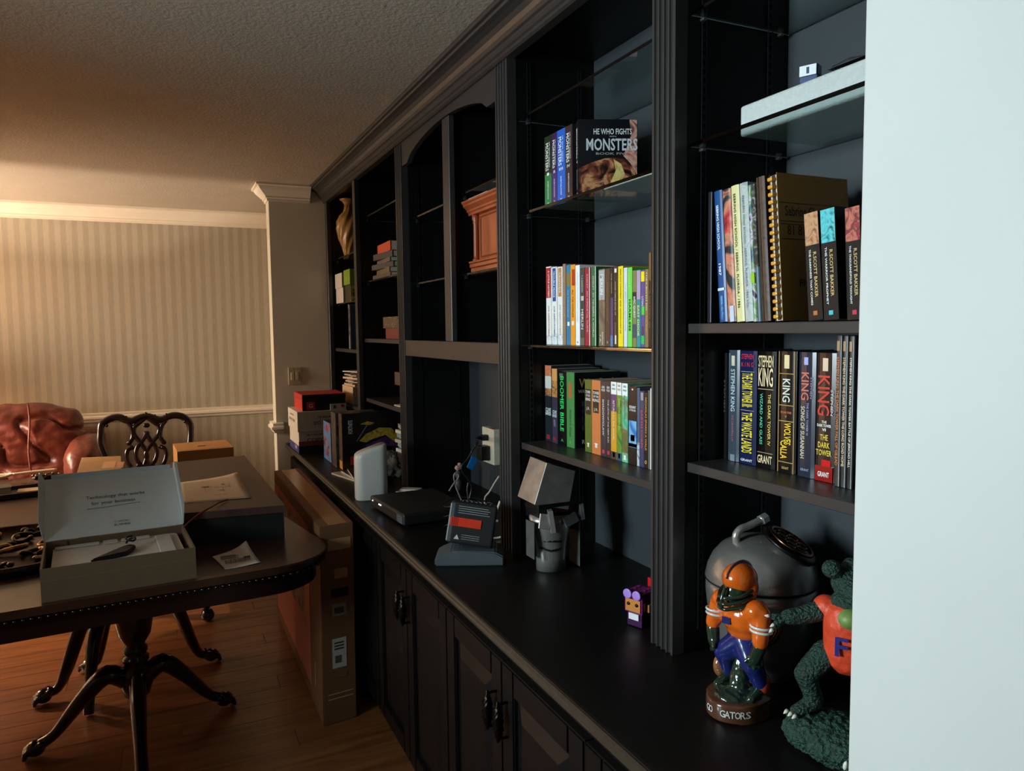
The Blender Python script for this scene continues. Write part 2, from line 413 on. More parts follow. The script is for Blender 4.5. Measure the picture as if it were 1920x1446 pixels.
# ================================================================ bookcase
XF, XB, XS, ZC = 0.95, 1.25, 0.985, 0.853        # face frame front, back panel, shelf front, counter height
POST = [(1.252, 1.33), (2.055, 2.143), (3.145, 3.235)]
Y0, Y1 = 0.514, 4.80
bc = thing('built_in_bookcase', 'long black painted built-in bookcase with fluted posts and cornice', 'bookcase', (0, 0, ZC))
def Lz(z): return z - ZC
def bxb(name, x0, x1, y0, y1, z0, z1, mat=BLACK, bev=0.0015): return box(name, x0, x1, y0, y1, Lz(z0), Lz(z1), mat, bc, bev=bev, seg=1)
ZT = 2.375
for y0, y1 in POST:                                 # fluted post: face with real grooves
    w = y1 - y0; poly = [(y0, XF), (y0, XF + .03), (y1, XF + .03), (y1, XF)]
    n = 4; pitch = w / (n + .6); pts = []
    for k in range(n):
        c = y1 - w / 2 + (n - 1) / 2 * pitch - k * pitch
        for a in range(7):
            t = math.pi * a / 6; pts.append((c + .0065 * math.cos(t), XF + .0075 * math.sin(t)))
    poly += pts
    bm = bmesh.new(); addprism(bm, poly, lambda p: (p[1], p[0], Lz(ZC)), lambda p: (p[1], p[0], Lz(ZT)))
    from_bm('fluted_post', bm, STILE, bc)
    bxb('divider', XF + .031, XB - .001, y0 + .001, y1 - .001, ZC, ZT)
bxb('stile', XF, XF + .025, 4.0, 4.05, ZC, ZT, STILE); bxb('divider', XF + .026, XB - .001, 4.012, 4.038, ZC, ZT)
bxb('stile', XF, XF + .025, 4.752, 4.80, ZC, ZT, STILE); bxb('divider', XF + .026, XB - .001, 4.77, 4.80, ZC, ZT)
bxb('stile', XF, XF + .025, Y0, Y0 + .05, ZC, ZT, STILE); bxb('divider', XF + .026, XB - .001, Y0, Y0 + .03, ZC, ZT)
BAY = {'R': (Y0 + .03, 1.252), 'M': (1.33, 2.055), 'C': (2.143, 3.145), 'D': (3.235, 4.012), 'E': (4.038, 4.77)}
for k, (a, b) in BAY.items():
    bxb('back_panel', XB, XB + .012, a - .02, b + .02, ZC, ZT, BACKP, 0)
bxb('top_board', XF + .03, XB, Y0, Y1, ZT, 2.40)
bxb('top_rail', XF, XF + .028, Y0, Y1, ZT, 2.44, STILE)
# cornice, a moulded profile swept along the front
cp = [(.972, 2.345), (.945, 2.345), (.938, 2.350), (.938, 2.358), (.932, 2.362), (.926, 2.368), (.926, 2.374), (.919, 2.378), (.912, 2.386), (.906, 2.398), (.895, 2.408), (.880, 2.415), (.868, 2.419), (.866, 2.426), (.857, 2.429), (.852, 2.434), (.852, 2.4395), (.972, 2.4395)]
cn = prismY('cornice', [(p[0], Lz(p[1])) for p in cp], Y0, 4.797, STILE, bc)
# arched valance over the centre bay
yl, yr = BAY['C'][1], BAY['C'][0]
vp = [(yr, ZT), (yr, 2.247), (yr + .075, 2.247)]
for k in range(0, 21):
    t = k / 20; yy = yr + .075 + t * (yl - .075 - yr - .075 + .0)
    vp.append((yy, 2.247 + .008 * min(1, 20 * min(t, 1 - t)) + .063 * (1 - (2 * t - 1) ** 2) ** .8))
vp += [(yl - .02, 2.247), (yl, 2.247), (yl, ZT)]
bm = bmesh.new(); addprism(bm, vp, lambda p: (XF + .004, p[0], Lz(p[1])), lambda p: (XF + .024, p[0], Lz(p[1])))
from_bm('arched_valance', bm, STILE, bc)
MU = (2.562, 2.632)
bxb('mullion', XF + .003, XF + .024, MU[0], MU[1], 1.506, 2.312, STILE)
bxb('divider', XF + .026, XB - .001, MU[0] + .015, MU[1] - .015, 1.506, ZT)
bxb('lower_rail', XF + .002, XF + .026, yr, yl, 1.438, 1.506, STILE)
bxb('rail_board', XF + .027, XB - .001, yr, yl, 1.486, 1.506)
# shelves
GL = bpy.data.materials.new('shelf_glass'); GL.use_nodes = True; g = GL.node_tree.nodes['Principled BSDF']
g.inputs['Base Color'].default_value = (.80, .93, .90, 1); g.inputs['Roughness'].default_value = 0.02; g.inputs['Transmission Weight'].default_value = 1.0; g.inputs['IOR'].default_value = 1.5
_nz = GL.node_tree.nodes.new('ShaderNodeTexNoise'); _nz.inputs['Scale'].default_value = 9; _mr = GL.node_tree.nodes.new('ShaderNodeMapRange')
_mr.inputs['To Min'].default_value = .01; _mr.inputs['To Max'].default_value = .05
GL.node_tree.links.new(_nz.outputs['Fac'], _mr.inputs['Value']); GL.node_tree.links.new(_mr.outputs[0], g.inputs['Roughness'])
GZ = {'R': [1.918, 2.176], 'M': [1.499, 1.892, 2.17], 'C1': [1.746, 2.03], 'C2': [1.746, 2.024], 'D': [1.805, 2.141], 'E': [1.715, 1.988]}
WZ = {'R': [1.266, 1.556], 'M': [1.201], 'D': [1.185, 1.506], 'E': [1.112, 1.441]}
BAYS2 = dict(BAY); BAYS2['C1'] = (BAY['C'][0], MU[0] + .015); BAYS2['C2'] = (MU[1] - .015, BAY['C'][1])
PINM = M('shelf_pin', (150, 150, 145), 0.3, 0.9)
for k, zs in GZ.items():
    a, b = BAYS2[k]
    for z in zs:
        bxb('glass_shelf', XS, XB - .004, a + .003, b - .003, z - .005, z + .003, GL, .0008)
        for px_ in (XS + .03, XB - .03):
            for yy in (a, b - .012): bxb('shelf_pin', px_ - .004, px_ + .004, yy, yy + .012, z - .011, z - .006, PINM, 0)
for k, zs in WZ.items():
    a, b = BAYS2[k]
    for z in zs: bxb('wooden_shelf', XS, XB - .002, a + .001, b - .001, z - .02, z, STILE, .001)
# slotted metal standards let into the bay sides
for k in ('R', 'M', 'C2', 'D'):
    b = BAYS2[k][1]
    for xx in (1.19, 1.015):
        bm = bmesh.new()
        addbox(bm, xx, xx + .002, b - .003, b, Lz(.9), Lz(2.34)); addbox(bm, xx + .010, xx + .012, b - .003, b, Lz(.9), Lz(2.34))
        z = .92
        while z < 2.33:
            addbox(bm, xx + .002, xx + .010, b - .002, b, Lz(z), Lz(z + .008)); z += .018
        from_bm('shelf_standard', bm, M('standard_metal', (52, 54, 58), 0.35, 0.8), bc)

# ================================================================ worktop and base cabinets
XE = 0.666
wt = thing('worktop', 'long worn black worktop with a moulded front edge', 'worktop', (0, 0, .82))
prof = [(XB + .012, 0), (XE + .03, 0), (XE + .03, .0035), (XE + .016, .006), (XE + .012, .010), (XE + .008, .012), (XE + .004, .016), (XE + .001, .0185), (XE, .022), (XE, .027), (XE + .003, .0305), (XE + .008, .0325), (XB + .012, .0325)]
prismY('board', prof, Y0, Y1, COUNTER, wt)
prismY('edge_moulding', [(XE - .004, .006), (XE - .007, .010), (XE - .007, .015), (XE - .003, .0185), (XE - .0055, .021), (XE - .0055, .026), (XE - .001, .0295), (XE - .0002, .022), (XE + .0005, .0185), (XE + .003, .0155), (XE + .007, .0115), (XE + .011, .0095)], Y0, Y1, M('moulding_black_sheen', (58, 50, 42), 0.3, var=.1), wt)
XD = 0.69
def handle(parent, y, z, s):
    bm = bmesh.new()
    addlathe(bm, [(.002, -.05), (.004, -.046), (.0045, -.040), (.009, -.032), (.0125, -.018), (.014, 0), (.0125, .018), (.009, .032), (.0045, .040), (.004, .046), (.002, .05)], seg=14, twist=80, flute=.22, nfl=6)
    for dz in (-.042, .042): addtube(bm, [(.025, 0, dz), (.012, 0, dz), (0, 0, dz * .95)], .0035, seg=8, n=3)
    from_bm('handle', bm, DARKMET, parent, True, (XD - .025, y, z))
cabs = [(0.514, 1.179), (1.179, 1.944), (1.944, 2.71), (2.71, 3.477), (3.477, 4.24), (4.24, 4.80)]
cl = ['black base cabinet under the worktop beside the white jamb', 'black base cabinet under the ceramic and robot head figures', 'black base cabinet under the battery charger', 'black base cabinet behind the tall leaning carton, below the white tower', 'black base cabinet behind the far end of the tall carton', 'narrow black base cabinet against the cream wall end']
cl[1] = 'black raised panel base cabinet below the steel robot head'
for i, (a, b) in enumerate(cabs):
    t = thing('base_cabinet', cl[i], 'cabinet', (0, 0, 0), group='base cabinets under the worktop')
    box('carcass', XD + .022, XB + .01, a + .0008, b - .0008, .09, .8195, BLACK, t)
    box('toe_kick', XD + .065, XD + .08, a + .001, b - .001, 0.0005, .09, BLACK, t)
    mid = (a + b) / 2
    for s, (d0, d1) in enumerate(((a + .0015, mid - .001), (mid + .001, b - .0015)) if b - a > .6 else ((a + .002, b - .002),)):
        z0, z1 = .10, .768
        bm = bmesh.new(); st = .062
        addbox(bm, XD, XD + .0215, d0, d0 + st, z0, z1); addbox(bm, XD, XD + .0215, d1 - st, d1, z0, z1)
        addbox(bm, XD, XD + .0215, d0 + st, d1 - st, z0, z0 + st); addbox(bm, XD, XD + .0215, d0 + st, d1 - st, z1 - st, z1)
        bmesh.ops.bevel(bm, geom=[e for e in bm.edges if all(v.co.x < XD + .001 for v in e.verts)], offset=.004, segments=2, affect='EDGES')
        d = from_bm('door', bm, BLACK, t)
        # raised field
        bm = bmesh.new(); q0, q1, r0, r1 = d0 + st - .001, d1 - st + .001, z0 + st - .001, z1 - st + .001
        rings = []
        for ins, xx in ((0, XD + .020), (0, XD + .012), (.012, XD + .012), (.042, XD + .002), (.044, XD + .001)):
            rings.append([bm.verts.new((xx, yy, zz)) for yy, zz in ((q0 + ins, r0 + ins), (q1 - ins, r0 + ins), (q1 - ins, r1 - ins), (q0 + ins, r1 - ins))])
        for k in range(len(rings) - 1):
            for j in range(4): bm.faces.new((rings[k][j], rings[k][(j + 1) % 4], rings[k + 1][(j + 1) % 4], rings[k + 1][j]))
        bm.faces.new(rings[-1]); bm.faces.new(rings[0][::-1])
        from_bm('raised_panel', bm, BLACK, d)
        hy = d1 - .03 if s == 0 else d0 + .03
        handle(d, hy, .64, s)

# ================================================================ books
def book(label, y0, y1, z0, h, X, depth, col, letters=(), bands=(), lean=0.0, hard=False, rough=0.4, group=None, name='book', pagecol=PAGES, art=None):
    """stands on a shelf, spine towards -X. letters: (text, z fraction, length fraction, width fraction, colour, 'd'own / 'h'orizontal[, y offset fraction]);
    bands: (z0 fraction, z1 fraction, colour or material[, y0 fraction, y1 fraction])"""
    t = abs(y1 - y0) - .0007; c = (y0 + y1) / 2
    b = thing(name, label, 'book', (X, c, z0 + .0004), group=group, rot=(lean, 0, 0))
    cv = .0026 if hard else .0009
    ov = .003 if hard else .0
    poly = [(0, -t / 2), (depth, -t / 2), (depth, -t / 2 + cv), (cv + .0005, -t / 2 + cv), (cv + .0005, t / 2 - cv), (depth, t / 2 - cv), (depth, t / 2), (0, t / 2)]
    if hard: poly = [(-.003, 0), (-.0022, -t * .32)] + poly[:8] + [(-.0022, t * .32)]
    cm = col if not isinstance(col, tuple) else P(col, rough)
    prismZ('cover', poly, 0, h, cm, b)
    box('pages', cv + .0007, depth - ov - .001, -t / 2 + cv + .0002, t / 2 - cv - .0002, ov, h - ov - .0006, pagecol, b)
    fx = -.0036 if hard else -.0006
    for q in bands:
        m = q[2] if not isinstance(q[2], tuple) else P(q[2], rough)
        ya, yb = (q[3], q[4]) if len(q) > 3 else (-.47, .47)
        box('spine_band', fx + .0002, 0.0, t * ya, t * yb, h * q[0], h * q[1], m, b)
    for q in letters:
        yo = q[6] if len(q) > 6 else 0.0
        cc = (fx - .0003, yo * t, h * q[1]); m = P(q[4], .4)
        if q[5] == 'd': letter(q[0], cc, mZ, mY, h * q[2], t * q[3], m, b)
        else: letter(q[0], cc, mY, pZ, t * q[3], h * q[2], m, b)
    return b
def pxbook(label, xa, xb, ytop, X, z0, depth, col, **kw):
    """from pixel columns of the spine at plane X"""
    ym = 0.5 * (ytop + ytop + 100)
    a = at(xa, ym, X=X).y; b_ = at(xb, ym, X=X).y
    h = at(0.5 * (xa + xb), ytop, X=X).z - z0
    return book(label, a, b_, z0, h, X, depth, col, **kw)
W = (235, 238, 236); GOLD = (196, 160, 84); CRE = (226, 214, 180)

# --- five matching fantasy paperbacks on the upper glass shelf
gM = 'matching dark fantasy paperbacks on the upper glass shelf'
zg = 1.895 + .0005
mon = [((14, 40, 24), 'green black', 'I', (40, 120, 70)), ((52, 24, 74), 'deep purple', 'II', (70, 40, 110)), ((20, 92, 196), 'bright blue', 'III', (30, 110, 210)), ((48, 34, 40), 'brown violet', 'IV', (80, 50, 50)), ((14, 17, 22), 'black', 'V', (20, 24, 30))]
edges = [1021, 1034.6, 1044.6, 1060, 1073.2, 1086]
for i, (c, nm, rn, c2) in enumerate(mon):
    a = at(edges[i], 300, X=1.0).y; b_ = at(edges[i + 1], 300, X=1.0).y
    h = .191
    bk = book(nm + ' fantasy paperback with white title lettering' + (', the one showing its illustrated front cover' if i == 4 else ' on the upper glass shelf'), a, b_, zg, h, 1.0, .155, c,
         letters=[('MONSTERS', .70, .40, .40, W, 'd', .12), ('HE WHO FIGHTS', .72, .36, .11, W, 'd', -.22), (rn, .45, .04, .45 if i > 1 else .3, W, 'h'), ('SHIRTALOON', .22, .26, .16, W, 'd'), ('V', .03, .02, .3, W, 'h')],
         bands=[(.0, .45, c2)] if i in (0, 1) else [], group=gM, rough=.35)
    if i == 4:
        bk.rotation_euler.z = math.radians(-22); bk.location.y -= .008
        t = abs(b_ - a) - .0007; fy = -t / 2 - .0004
        # generic flame-coloured cover picture, then the title
        def pp(nm_, poly, m, k=0): 
            bm = bmesh.new(); addprism(bm, poly, lambda p: (p[0], fy, p[1]), lambda p: (p[0], fy - .0002 - .0001 * k, p[1])); return from_bm(nm_, bm, m, bk)
        pp('cover_art', [(.001, .001), (.153, .001), (.153, .070), (.120, .096), (.070, .092), (.030, .080), (.001, .066)], ART([(14, 12, 18), (56, 26, 26), (140, 76, 48), (206, 150, 104), (34, 22, 28)], 24))
        pp('cover_art', [(.084, .030), (.112, .034), (.122, .052), (.112, .078), (.092, .090), (.098, .062)], ART([(196, 160, 84), (226, 206, 130), (150, 96, 50)], 34), 1)
        pp('cover_art', [(.118, .098), (.136, .080), (.1535, .05), (.1535, .190), (.134, .190), (.138, .150)], ART([(176, 90, 66), (214, 170, 150), (120, 50, 44), (232, 216, 204)], 22), 1)
        letter('HE WHO FIGHTS', (.090, fy - .0006, .160), pX, pZ, .100, .015, P(W), bk)
        letter('WITH', (.090, fy - .0006, .1475), pX, pZ, .018, .003, P((190, 190, 190)), bk)
        letter('MONSTERS', (.088, fy - .0006, .127), pX, pZ, .134, .031, P((206, 214, 216)), bk, bold=.02)
        letter('BOOK FIVE', (.088, fy - .0006, .104), pX, pZ, .084, .006, P((170, 160, 150)), bk)
        letter('SHIRTALOON', (.080, fy - .0006, .012), pX, pZ, .11, .006, P((120, 120, 120)), bk)
tag(box('paper_sheet', 1.0, 1.13, 1.36, 1.60, zg, zg + .004, P((226, 220, 200)), bev=.0006), 'flat stack of cream paper lying beside the fantasy paperbacks on glass', 'paper')

# --- the long paperback row on the middle glass shelf
zp = 1.502 + .0005
def cx_(v): return 1010 + v / 8.5045
def cy_(v): return 490 + v / 8.5045
SNOW = ART([(238, 242, 244), (214, 222, 226), (130, 140, 150)], 60)
rowM1 = [  # x0, x1, top, colour, letters, bands, description
 (120, 200, 88, W, [('A LITTLE HATRED', .78, .34, .30, W, 'd', -.05), ('JOE ABERCROMBIE', .30, .40, .26, (190, 40, 60), 'd')], [(.60, .985, (176, 26, 44)), (.0, .12, SNOW)], 'white paperback whose spine has a red upper block and red lettering'),
 (205, 293, 95, W, [('TROUBLE PEACE', .78, .34, .30, W, 'd'), ('JOE ABERCROMBIE', .30, .40, .26, (30, 70, 140), 'd')], [(.56, .985, (26, 76, 156), -.3, .3), (.0, .14, SNOW)], 'white paperback whose spine has a blue upper block'),
 (300, 381, 90, (232, 234, 232), [('CROWDS', .80, .26, .30, W, 'd'), ('JOE ABERCROMBIE', .32, .40, .24, (170, 130, 90), 'd')], [(.62, .985, (190, 132, 76), -.3, .35), (.0, .14, SNOW)], 'white paperback whose spine has an ochre upper block'),
 (386, 432, 45, (150, 122, 98), [('THE COLLECTED TALES', .6, .5, .3, (190, 170, 150), 'd')], [], 'slim taupe paperback between the ochre and blue ones'),
 (441, 506, 60, (10, 122, 172), [('ALL THE WORLDS', .52, .34, .3, (150, 190, 200), 'd')], [(.74, .90, (128, 116, 70)), (.24, .29, (236, 236, 230), -.25, .25)], 'turquoise blue paperback with a white roundel low on its spine'),
 (508, 583, 55, (234, 152, 34), [('ALL THE WORLDS', .52, .34, .3, (120, 60, 20), 'd')], [(.74, .94, (176, 52, 16), -.45, .2), (.25, .30, (236, 236, 230), -.2, .25)], 'orange paperback with a dark red block on its spine'),
 (588, 656, 65, (234, 240, 246), [('A COLLECTION OF SHORT STORIES', .6, .62, .16, (150, 170, 190), 'd'), ('b', .04, .02, .3, (40, 40, 40), 'h')], [], 'plain white paperback with faint blue lettering'),
 (662, 733, 110, (60, 58, 58), [('T.A.BARRON', .80, .22, .3, (190, 190, 190), 'd'), ('MERLIN', .34, .26, .5, (214, 214, 214), 'd')], [(.58, .64, (190, 190, 190), -.3, .3), (.0, .10, (96, 90, 80))], 'charcoal paperback with pale silver lettering'),
 (738, 822, 105, (158, 26, 54), [('ANSLEY  AN IMMORTAL GUIDE', .55, .75, .26, (220, 170, 170), 'd')], [(0, 1, (224, 216, 216), -.49, -.34)], 'crimson paperback with a pale edge to its spine'),
 (836, 915, 90, (44, 100, 62), [('ANSLEY  EX TENEBRIS A WORLD', .5, .78, .26, (200, 214, 190), 'd')], [(0, 1, (206, 224, 210), -.49, -.36)], 'dark green paperback with a pale edge to its spine'),
 (957, 1057, 128, ART([(96, 82, 70), (120, 100, 84), (140, 140, 96)], 20), [('MERLIN', .80, .26, .5, (226, 226, 226), 'd'), ('THE LOST YEARS', .50, .3, .14, (150, 90, 70), 'd'), ('T.A.', .10, .12, .2, (220, 220, 190), 'd', .2), ('BARRON', .10, .16, .2, (220, 220, 190), 'd', -.15)], [(.60, .985, (168, 168, 170))], 'wide grey and olive paperback with a silver title block'),
 (1062, 1137, 118, (80, 56, 44), [('JONATHAN STRANGE', .58, .5, .24, (150, 110, 80), 'd'), ('o', .05, .03, .25, (210, 200, 190), 'h')], [], 'brown paperback with tan lettering beside the silver titled one'),
 (1142, 1188, 105, (86, 66, 108), [('THE NIGHT', .8, .26, .3, (190, 170, 130), 'd')], [(.62, 1, (44, 36, 34)), (0, .14, (90, 120, 170))], 'slim violet paperback with a black upper spine'),
 (1193, 1262, 80, (54, 36, 34), [('GOOD OMENS BOOK OF', .60, .42, .26, (190, 180, 170), 'd'), ('SUSANNA', .22, .16, .22, (170, 150, 140), 'd')], [(.92, .97, (220, 220, 220), -.25, .25), (.03, .14, (230, 230, 224), -.15, .15)], 'dark brown paperback with small white blocks at both ends'),
 (1267, 1348, 80, (238, 212, 24), [('EXPLICIT CONTENT AND ANTHOLOGY OF', .56, .8, .22, (50, 44, 10), 'd')], [], 'bright yellow paperback with black lettering'),
 (1356, 1414, 105, (206, 214, 222), [('THE WORKS OF AN AUTHOR', .5, .6, .2, (150, 160, 176), 'd')], [], 'pale grey paperback between the yellow and green ones'),
 (1419, 1492, 100, (104, 208, 82), [('MOSTLY', .85, .2, .35, (176, 236, 120), 'd', .1), ('HARMLESS', .40, .40, .45, (20, 70, 30), 'd')], [], 'bright lime green paperback with dark green lettering'),
 (1497, 1560, 150, (126, 122, 70), [('EPIC QUEST', .52, .28, .5, (240, 240, 240), 'd')], [(.62, .72, (40, 36, 36)), (.12, .30, (70, 70, 96))], 'olive paperback with slanted white lettering'),
 (1562, 1626, 140, (30, 136, 146), [('EAST DOOR', .34, .40, .5, (232, 226, 140), 'd')], [(.62, .99, (176, 150, 186))], 'teal and lilac paperback with yellow lettering'),
 (1629, 1692, 140, (92, 70, 140), [('UTEN', .60, .12, .5, (220, 210, 230), 'd')], [(.85, .98, (240, 214, 20), -.45, .45), (.42, .53, (60, 200, 50), -.45, .3), (.04, .15, (20, 176, 90), -.45, .4), (.15, .27, (70, 60, 50), -.2, .2)], 'purple paperback with yellow and green discs on its spine'),
 (1694, 1752, 130, (130, 106, 74), [('THEY BOTH DIE', .72, .5, .3, (226, 220, 200), 'd'), ('AT THE END', .35, .3, .3, (210, 150, 70), 'd')], [], 'fawn paperback with cream lettering beside the purple one'),
]
for q in rowM1:
    pxbook(q[6], cx_(q[0]), cx_(q[1]), cy_(q[2]), 1.02, zp, .118, q[3], letters=q[4], bands=q[5], group='paperback row on the middle glass shelf')
pxbook('tall dark maroon book beside the fluted post on the middle glass shelf', cx_(1757), cx_(1795), cy_(-150), 1.02, zp, .15, (56, 28, 24), letters=[('A HISTORY OF', .4, .4, .2, (190, 160, 110), 'd')], bands=[(.7, .99, (120, 84, 52))], group='paperback row on the middle glass shelf')
# thin brown slipcase standing behind the first books
a_ = 2.03
tag(box('slipcase', 1.145, 1.152, a_ - .30, a_ - .012, zp, zp + .205, P((70, 54, 46))), 'thin brown slipcase board standing behind the paperback row', 'slipcase')

# --- lower wooden shelf of the same bay
zw = 1.201 + .0005
def c2x(v): return 1010 + v / 6.886
def c2y(v): return 670 + v / 6.886
XM2 = 1.064
ORSKY = ART([(222, 140, 96), (200, 110, 70), (236, 180, 140)], 30)
rowM2 = [
 (83, 167, 108, (34, 40, 46), [('CLIVE', .42, .05, .8, W, 'h'), ('BARKER', .37, .045, .85, W, 'h')], [(.86, 1, ORSKY), (.70, .86, (214, 214, 204)), (.60, .70, ART([(226, 150, 90), (40, 44, 50)], 60)), (.03, .09, (150, 40, 50), -.2, .3)], 'charcoal paperback with an orange sky and white band at its spine top'),
 (172, 242, 150, (62, 54, 72), [('CLIVE', .42, .045, .75, W, 'h'), ('BARKER', .37, .04, .8, W, 'h'), ('ABARAT', .27, .1, .4, (150, 140, 170), 'd')], [(.84, 1, (226, 160, 90)), (.62, .84, ART([(60, 50, 56), (220, 150, 80), (40, 36, 46)], 50)), (.03, .08, (150, 40, 60), -.2, .3)], 'dusky violet paperback with an orange spine top'),
 (247, 361, 182, (10, 12, 12), [('BOOMER BIBLE', .56, .74, .42, (46, 214, 100), 'd'), ('A', .07, .04, .3, (46, 160, 90), 'h')], [(.93, .97, (90, 110, 100), -.1, .3)], 'thick black paperback with tall green lettering'),
]
for q in rowM2:
    pxbook(q[6], c2x(q[0]), c2x(q[1]), c2y(q[2]), XM2, zw, .15, q[3], letters=q[4], bands=q[5], group='books on the lower wooden shelf', rough=.3)
y4a = at(c2x(362), 760, X=XM2).y; y4b = at(c2x(461), 760, X=XM2).y
bk = book('green spined book with a black front cover and gold title', y4a, y4b, zw, at(c2x(410), c2y(196), X=XM2).z - zw, XM2, .155, (60, 134, 72), letters=[('WARCRAFT', .76, .2, .36, (220, 60, 30), 'd'), ('Richard A. Knaak', .32, .36, .26, (30, 76, 44), 'd'), ('i', .07, .03, .1, GOLD, 'h')], bands=[(.66, .86, (150, 120, 60), -.2, .26)], group='books on the lower wooden shelf')
t4 = abs(y4b - y4a) - .0007; h4 = at(c2x(410), c2y(196), X=XM2).z - zw
patch('front_cover', (.078, -t4 / 2 - .0002, h4 / 2), pX, pZ, .152, h4 - .001, P((16, 14, 20), .3), bk)
letter('WarCraft', (.078, -t4 / 2 - .0011, h4 * .86), pX, pZ, .125, .026, P(GOLD), bk)
letter('WAR OF THE', (.05, -t4 / 2 - .0011, h4 * .75), pX, pZ, .075, .010, P((170, 170, 176)), bk)
letter('R', (.03, -t4 / 2 - .0011, h4 * .08), pX, pZ, .01, .012, P((190, 190, 190)), bk)
patch('cover_art', (.06, -t4 / 2 - .0008, h4 * .42), pX, pZ, .07, h4 * .4, ART([(18, 14, 24), (30, 22, 44), (64, 54, 84), (14, 12, 18)], 40), bk)
rowM2b = [
 (598, 683, 290, (86, 102, 36), [('TOWER', .83, .04, .7, W, 'h'), ('OF THE', .78, .03, .6, W, 'h'), ('KING', .73, .04, .7, W, 'h'), ('J.R.', .60, .05, .5, (200, 200, 190), 'h'), ('T', .10, .05, .4, W, 'h')], [(.52, .87, (36, 32, 28), -.4, .42), (.07, .13, (200, 200, 180), -.12, .12)], 'olive green paperback with a black title block'),
 (686, 800, 300, (206, 120, 66), [('TOWER', .83, .04, .7, W, 'h'), ('OF THE', .78, .03, .6, W, 'h'), ('KING', .73, .04, .7, W, 'h'), ('J.R.', .60, .05, .5, (200, 200, 190), 'h'), ('T', .12, .05, .4, W, 'h')], [(.56, .87, (36, 32, 28), -.3, .36), (.09, .15, W, -.12, .12)], 'pale orange paperback with a black title block'),
 (803, 870, 310, (60, 50, 58), [('GENE', .92, .03, .6, W, 'h'), ('WOLFE', .88, .03, .7, W, 'h'), ('SHADOW/CLAW', .52, .48, .34, (220, 216, 216), 'd')], [(.04, .09, (200, 60, 80), -.2, .2)], 'dusky grey paperback with white lettering and a pink emblem, next to the orange one'),
 (870, 932, 314, (50, 44, 48), [('GENE', .92, .03, .6, W, 'h'), ('WOLFE', .88, .03, .7, W, 'h'), ('THE URTH OF THE NEW SUN', .48, .56, .24, (220, 216, 216), 'd')], [(.04, .09, (200, 50, 80), -.2, .2)], 'charcoal paperback with small white lettering and a pink emblem'),
 (933, 1008, 320, (214, 152, 40), [('GENE', .96, .025, .5, (90, 90, 90), 'h'), ('WOLFE', .91, .025, .6, (90, 90, 90), 'h'), ('RETURN TO THE WHORL', .5, .52, .30, (236, 220, 180), 'd')], [(.84, 1, W), (.62, .84, (96, 60, 110)), (0, .10, (70, 60, 56)), (.03, .09, W, -.18, .18)], 'yellow and violet paperback with a white spine top'),
 (1010, 1073, 330, ART([(50, 110, 54), (110, 150, 50), (30, 64, 44)], 26), [('GENE', .96, .025, .5, (90, 90, 90), 'h'), ('WOLFE', .91, .025, .6, (90, 90, 90), 'h'), ('GREENS JUNGLES', .6, .4, .26, (206, 220, 130), 'd')], [(.84, 1, W), (0, .10, (40, 84, 110)), (.03, .09, W, -.18, .18)], 'leaf green paperback with a white spine top'),
 (1075, 1152, 340, ART([(70, 168, 130), (110, 190, 150), (120, 92, 60), (60, 120, 90)], 14), [('GENE', .96, .025, .5, (90, 90, 90), 'h'), ('WOLFE', .91, .025, .6, (90, 90, 90), 'h'), ('BLUES WATERS', .7, .3, .24, (60, 130, 110), 'd')], [(.84, 1, W), (.12, .42, ART([(130, 80, 50), (90, 110, 60), (150, 110, 80)], 40)), (.03, .09, W, -.18, .18)], 'sea green and russet paperback with a white spine top'),
 (1163, 1268, 378, (28, 20, 22), [('RESTAURANT', .735, .035, .8, W, 'h'), ('AT THE END', .695, .025, .8, W, 'h')], [(.22, .56, ART([(40, 110, 190), (120, 180, 220), (20, 60, 130)], 16)), (.225, .27, (240, 240, 240)), (.95, .97, W, -.05, .12), (.30, .38, (50, 50, 56), -.25, .25)], 'black paperback with a sky blue picture and a white check band'),
 (1270, 1306, 396, (66, 86, 116), [], [(.0, .3, ART([(90, 96, 120), (190, 196, 206), (40, 44, 60)], 60))], 'slim slate blue paperback beside the check banded one'),
 (1308, 1362, 440, (58, 60, 96), [('EARTH CORPS', .5, .5, .5, (206, 80, 80), 'd')], [(.88, .98, (150, 150, 160), -.3, .3)], 'indigo paperback with red lettering'),
 (1365, 1410, 455, (30, 24, 24), [('NICHOLAS SPARKS A WALK', .58, .7, .5, (214, 150, 60), 'd'), ('o', .08, .05, .6, (226, 180, 40), 'h')], [], 'black paperback with ochre lettering'),
 (1413, 1437, 430, (92, 92, 92), [], [], 'thin grey book near the fluted post'),
 (1440, 1464, 405, (226, 226, 222), [], [], 'thin white book near the fluted post'),
]
for q in rowM2b:
    pxbook(q[6], c2x(q[0]), c2x(q[1]), c2y(q[2]), XM2 + .004, zw, .142, q[3], letters=q[4], bands=q[5], group='books on the lower wooden shelf', rough=.35)

